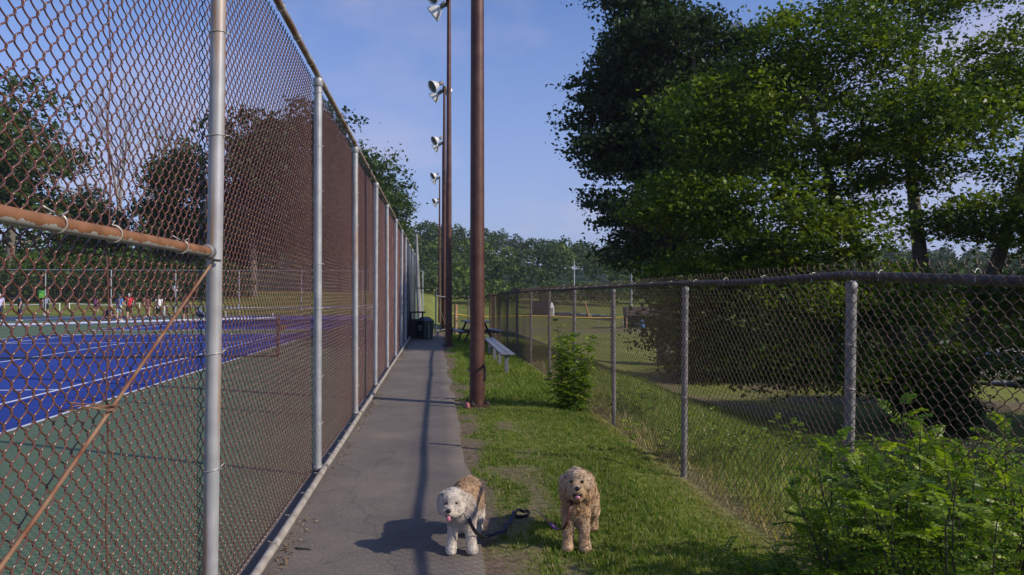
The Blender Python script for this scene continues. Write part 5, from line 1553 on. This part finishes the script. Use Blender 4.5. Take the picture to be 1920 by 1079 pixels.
person('person in white top and navy shorts bending low by the far net', -15.1, 48.0, R(-80), 1.60, (.66, .68, .72), (.03, .04, .10), crouch=True)
rk = thing('racket', 'yellow-green racket held by the person in white', 'racket', (-17.08, 47.2, .62))
mb = MB(); mb.tube([(.14 * math.cos(a), 0, -.02 + .17 * math.sin(a)) for a in np.linspace(0, 2 * PI, 20)], .012, 6); mb.build('rim', pm('yellow_green_plastic', (.45, .55, .12), (.55, .65, .2), 6, .5), rk)
mb = MB(); mb.tube([(0, 0, .15), (-.05, -.02, .36)], .014, 6); mb.build('handle', M['black'], rk)
mb = MB()
for k in range(-4, 5): mb.tube([(k * .028, 0, -.02 - .15 * math.sqrt(max(0, 1 - (k / 5) ** 2))), (k * .028, 0, -.02 + .15 * math.sqrt(max(0, 1 - (k / 5) ** 2)))], .002, 3)
for k in range(-5, 6): mb.tube([(-.13 * math.sqrt(max(0, 1 - (k / 6) ** 2)), 0, -.02 + k * .028), (.13 * math.sqrt(max(0, 1 - (k / 6) ** 2)), 0, -.02 + k * .028)], .002, 3)
mb.build('strings', M['white'], rk)
M['ball'] = pm('yellow_felt', (.50, .56, .05), (.62, .68, .1), 60, .9)
for (x, y) in ((-16.2, 28.6), (-8.4, 30.6), (-10.2, 31.5), (-9.1, 27.9)):
    b_ = thing('tennis_ball', 'yellow tennis ball lying on the green beyond the net', 'ball', (x, y, .014), 0, 'tennis balls on the court')
    link('felt', ball(MB(), (0, 0, .034), (.034, .034, .034)).mesh('felt', M['ball']), b_)
    mb = MB(); mb.tube([(.0345 * math.cos(a) * math.cos(.35 * math.sin(2 * a)), .0345 * math.sin(a) * math.cos(.35 * math.sin(2 * a)), .034 + .0345 * math.sin(.35 * math.sin(2 * a))) for a in np.linspace(0, 2 * PI, 24)], .0015, 4); mb.build('seam', M['white'], b_)

# ------------------------------------------------------------------ parked cars glimpsed under the maple
def car(label, x, y, z, rz, paint):
    t = thing('parked_car', label, 'car', (x, y, z), rz)
    st = [(-2.2, .70, .35, .70), (-2.1, .82, .25, .85), (-1.2, .88, .22, .92), (0, .90, .22, .93), (1.0, .89, .22, .90), (1.8, .84, .24, .78), (2.15, .72, .30, .66), (2.25, .6, .38, .58)]
    V = []; F = []
    for (xx, w, z0, z1) in st:
        V += [(xx, -w * .92, z0), (xx, -w, (z0 + z1) / 2), (xx, -w * .9, z1), (xx, w * .9, z1), (xx, w, (z0 + z1) / 2), (xx, w * .92, z0)]
    for i in range(len(st) - 1):
        for j in range(6): F.append((i * 6 + j, i * 6 + (j + 1) % 6, (i + 1) * 6 + (j + 1) % 6, (i + 1) * 6 + j))
    F += [(5, 4, 3, 2, 1, 0), tuple(range((len(st) - 1) * 6, len(st) * 6))]
    mb = MB(); mb.poly(V, F, True); b = mb.build('body', paint, t)
    md = b.modifiers.new('sub', 'SUBSURF'); md.levels = 2; md.render_levels = 2
    def cab(name, st2, mat, par):
        V = []; F = []
        for (xx, w, z0, w1, z1) in st2: V += [(xx, -w, z0), (xx, -w1, z1), (xx, w1, z1), (xx, w, z0)]
        for i in range(len(st2) - 1):
            for j in range(4): F.append((i * 4 + j, i * 4 + (j + 1) % 4, (i + 1) * 4 + (j + 1) % 4, (i + 1) * 4 + j))
        F += [(3, 2, 1, 0), tuple(range((len(st2) - 1) * 4, len(st2) * 4))]
        m2 = MB(); m2.poly(V, F); return m2.build(name, mat, par)
    cab('windows', [(-1.75, .78, .84, .70, .92), (-1.1, .80, .86, .64, 1.36), (.2, .80, .86, .64, 1.38), (1.05, .78, .84, .72, .90)], M['glass'], t)
    cab('roof', [(-1.2, .66, 1.34, .58, 1.40), (-.5, .67, 1.37, .60, 1.45), (.1, .66, 1.37, .58, 1.44), (.3, .64, 1.33, .56, 1.38)], paint, t)
    for wx in (-1.35, 1.4):
        for sg in (-1, 1):
            Tm = Matrix.Translation((wx, sg * .80, .32)) @ Matrix.Rotation(PI / 2, 4, 'X')
            mb = MB(); mb.lathe([(.19, -.1), (.30, -.1), (.32, -.07), (.32, .07), (.30, .1), (.19, .1), (.19, -.1)], 20, Tm); wl = mb.build('wheel', M['tyre'], t)
            mb = MB(); mb.lathe([(0, -.08), (.06, -.085), (.19, -.07), (.19, .07), (.06, .085), (0, .08)], 12, Tm); mb.build('rim', M['alu'], wl)
    for sg in (-1, 1):
        mb = MB(); ball(mb, (2.12, sg * .55, .60), (.12, .16, .07)); mb.build('headlight', M['lampshell'], t)
        mb = MB(); ball(mb, (-2.1, sg * .62, .72), (.08, .12, .07)); mb.build('tail_light', M['tongue'], t)
    return t
car('white parked car glimpsed under the maple', 21.6, 26.0, lotz + .002, R(165), pm('white_car_paint', (.72, .71, .70), (.76, .75, .74), 1.0, .25))
car('beige parked car glimpsed left of the white one', 22.6, 30.2, lotz + .002, R(172), pm('beige_car_paint', (.42, .40, .33), (.46, .44, .36), 1.0, .3))

# ------------------------------------------------------------------ air
hm = bpy.data.materials.new('summer_haze'); hm.use_nodes = True
t_ = hm.node_tree
t_.nodes.remove(t_.nodes['Principled BSDF'])
pv = t_.nodes.new('ShaderNodeVolumePrincipled')
pv.inputs['Color'].default_value = (0.80, 0.87, 1.0, 1)
pv.inputs['Density'].default_value = 0.00028
pv.inputs['Anisotropy'].default_value = 0.2
t_.links.new(pv.outputs[0], t_.nodes['Material Output'].inputs['Volume'])
mb = MB(); mb.box((0, 320, 14.5), (1010, 770, 40))
tagp(mb.build('haze', hm), 'thin summer haze softening the distant hill', 'haze', kind='stuff')
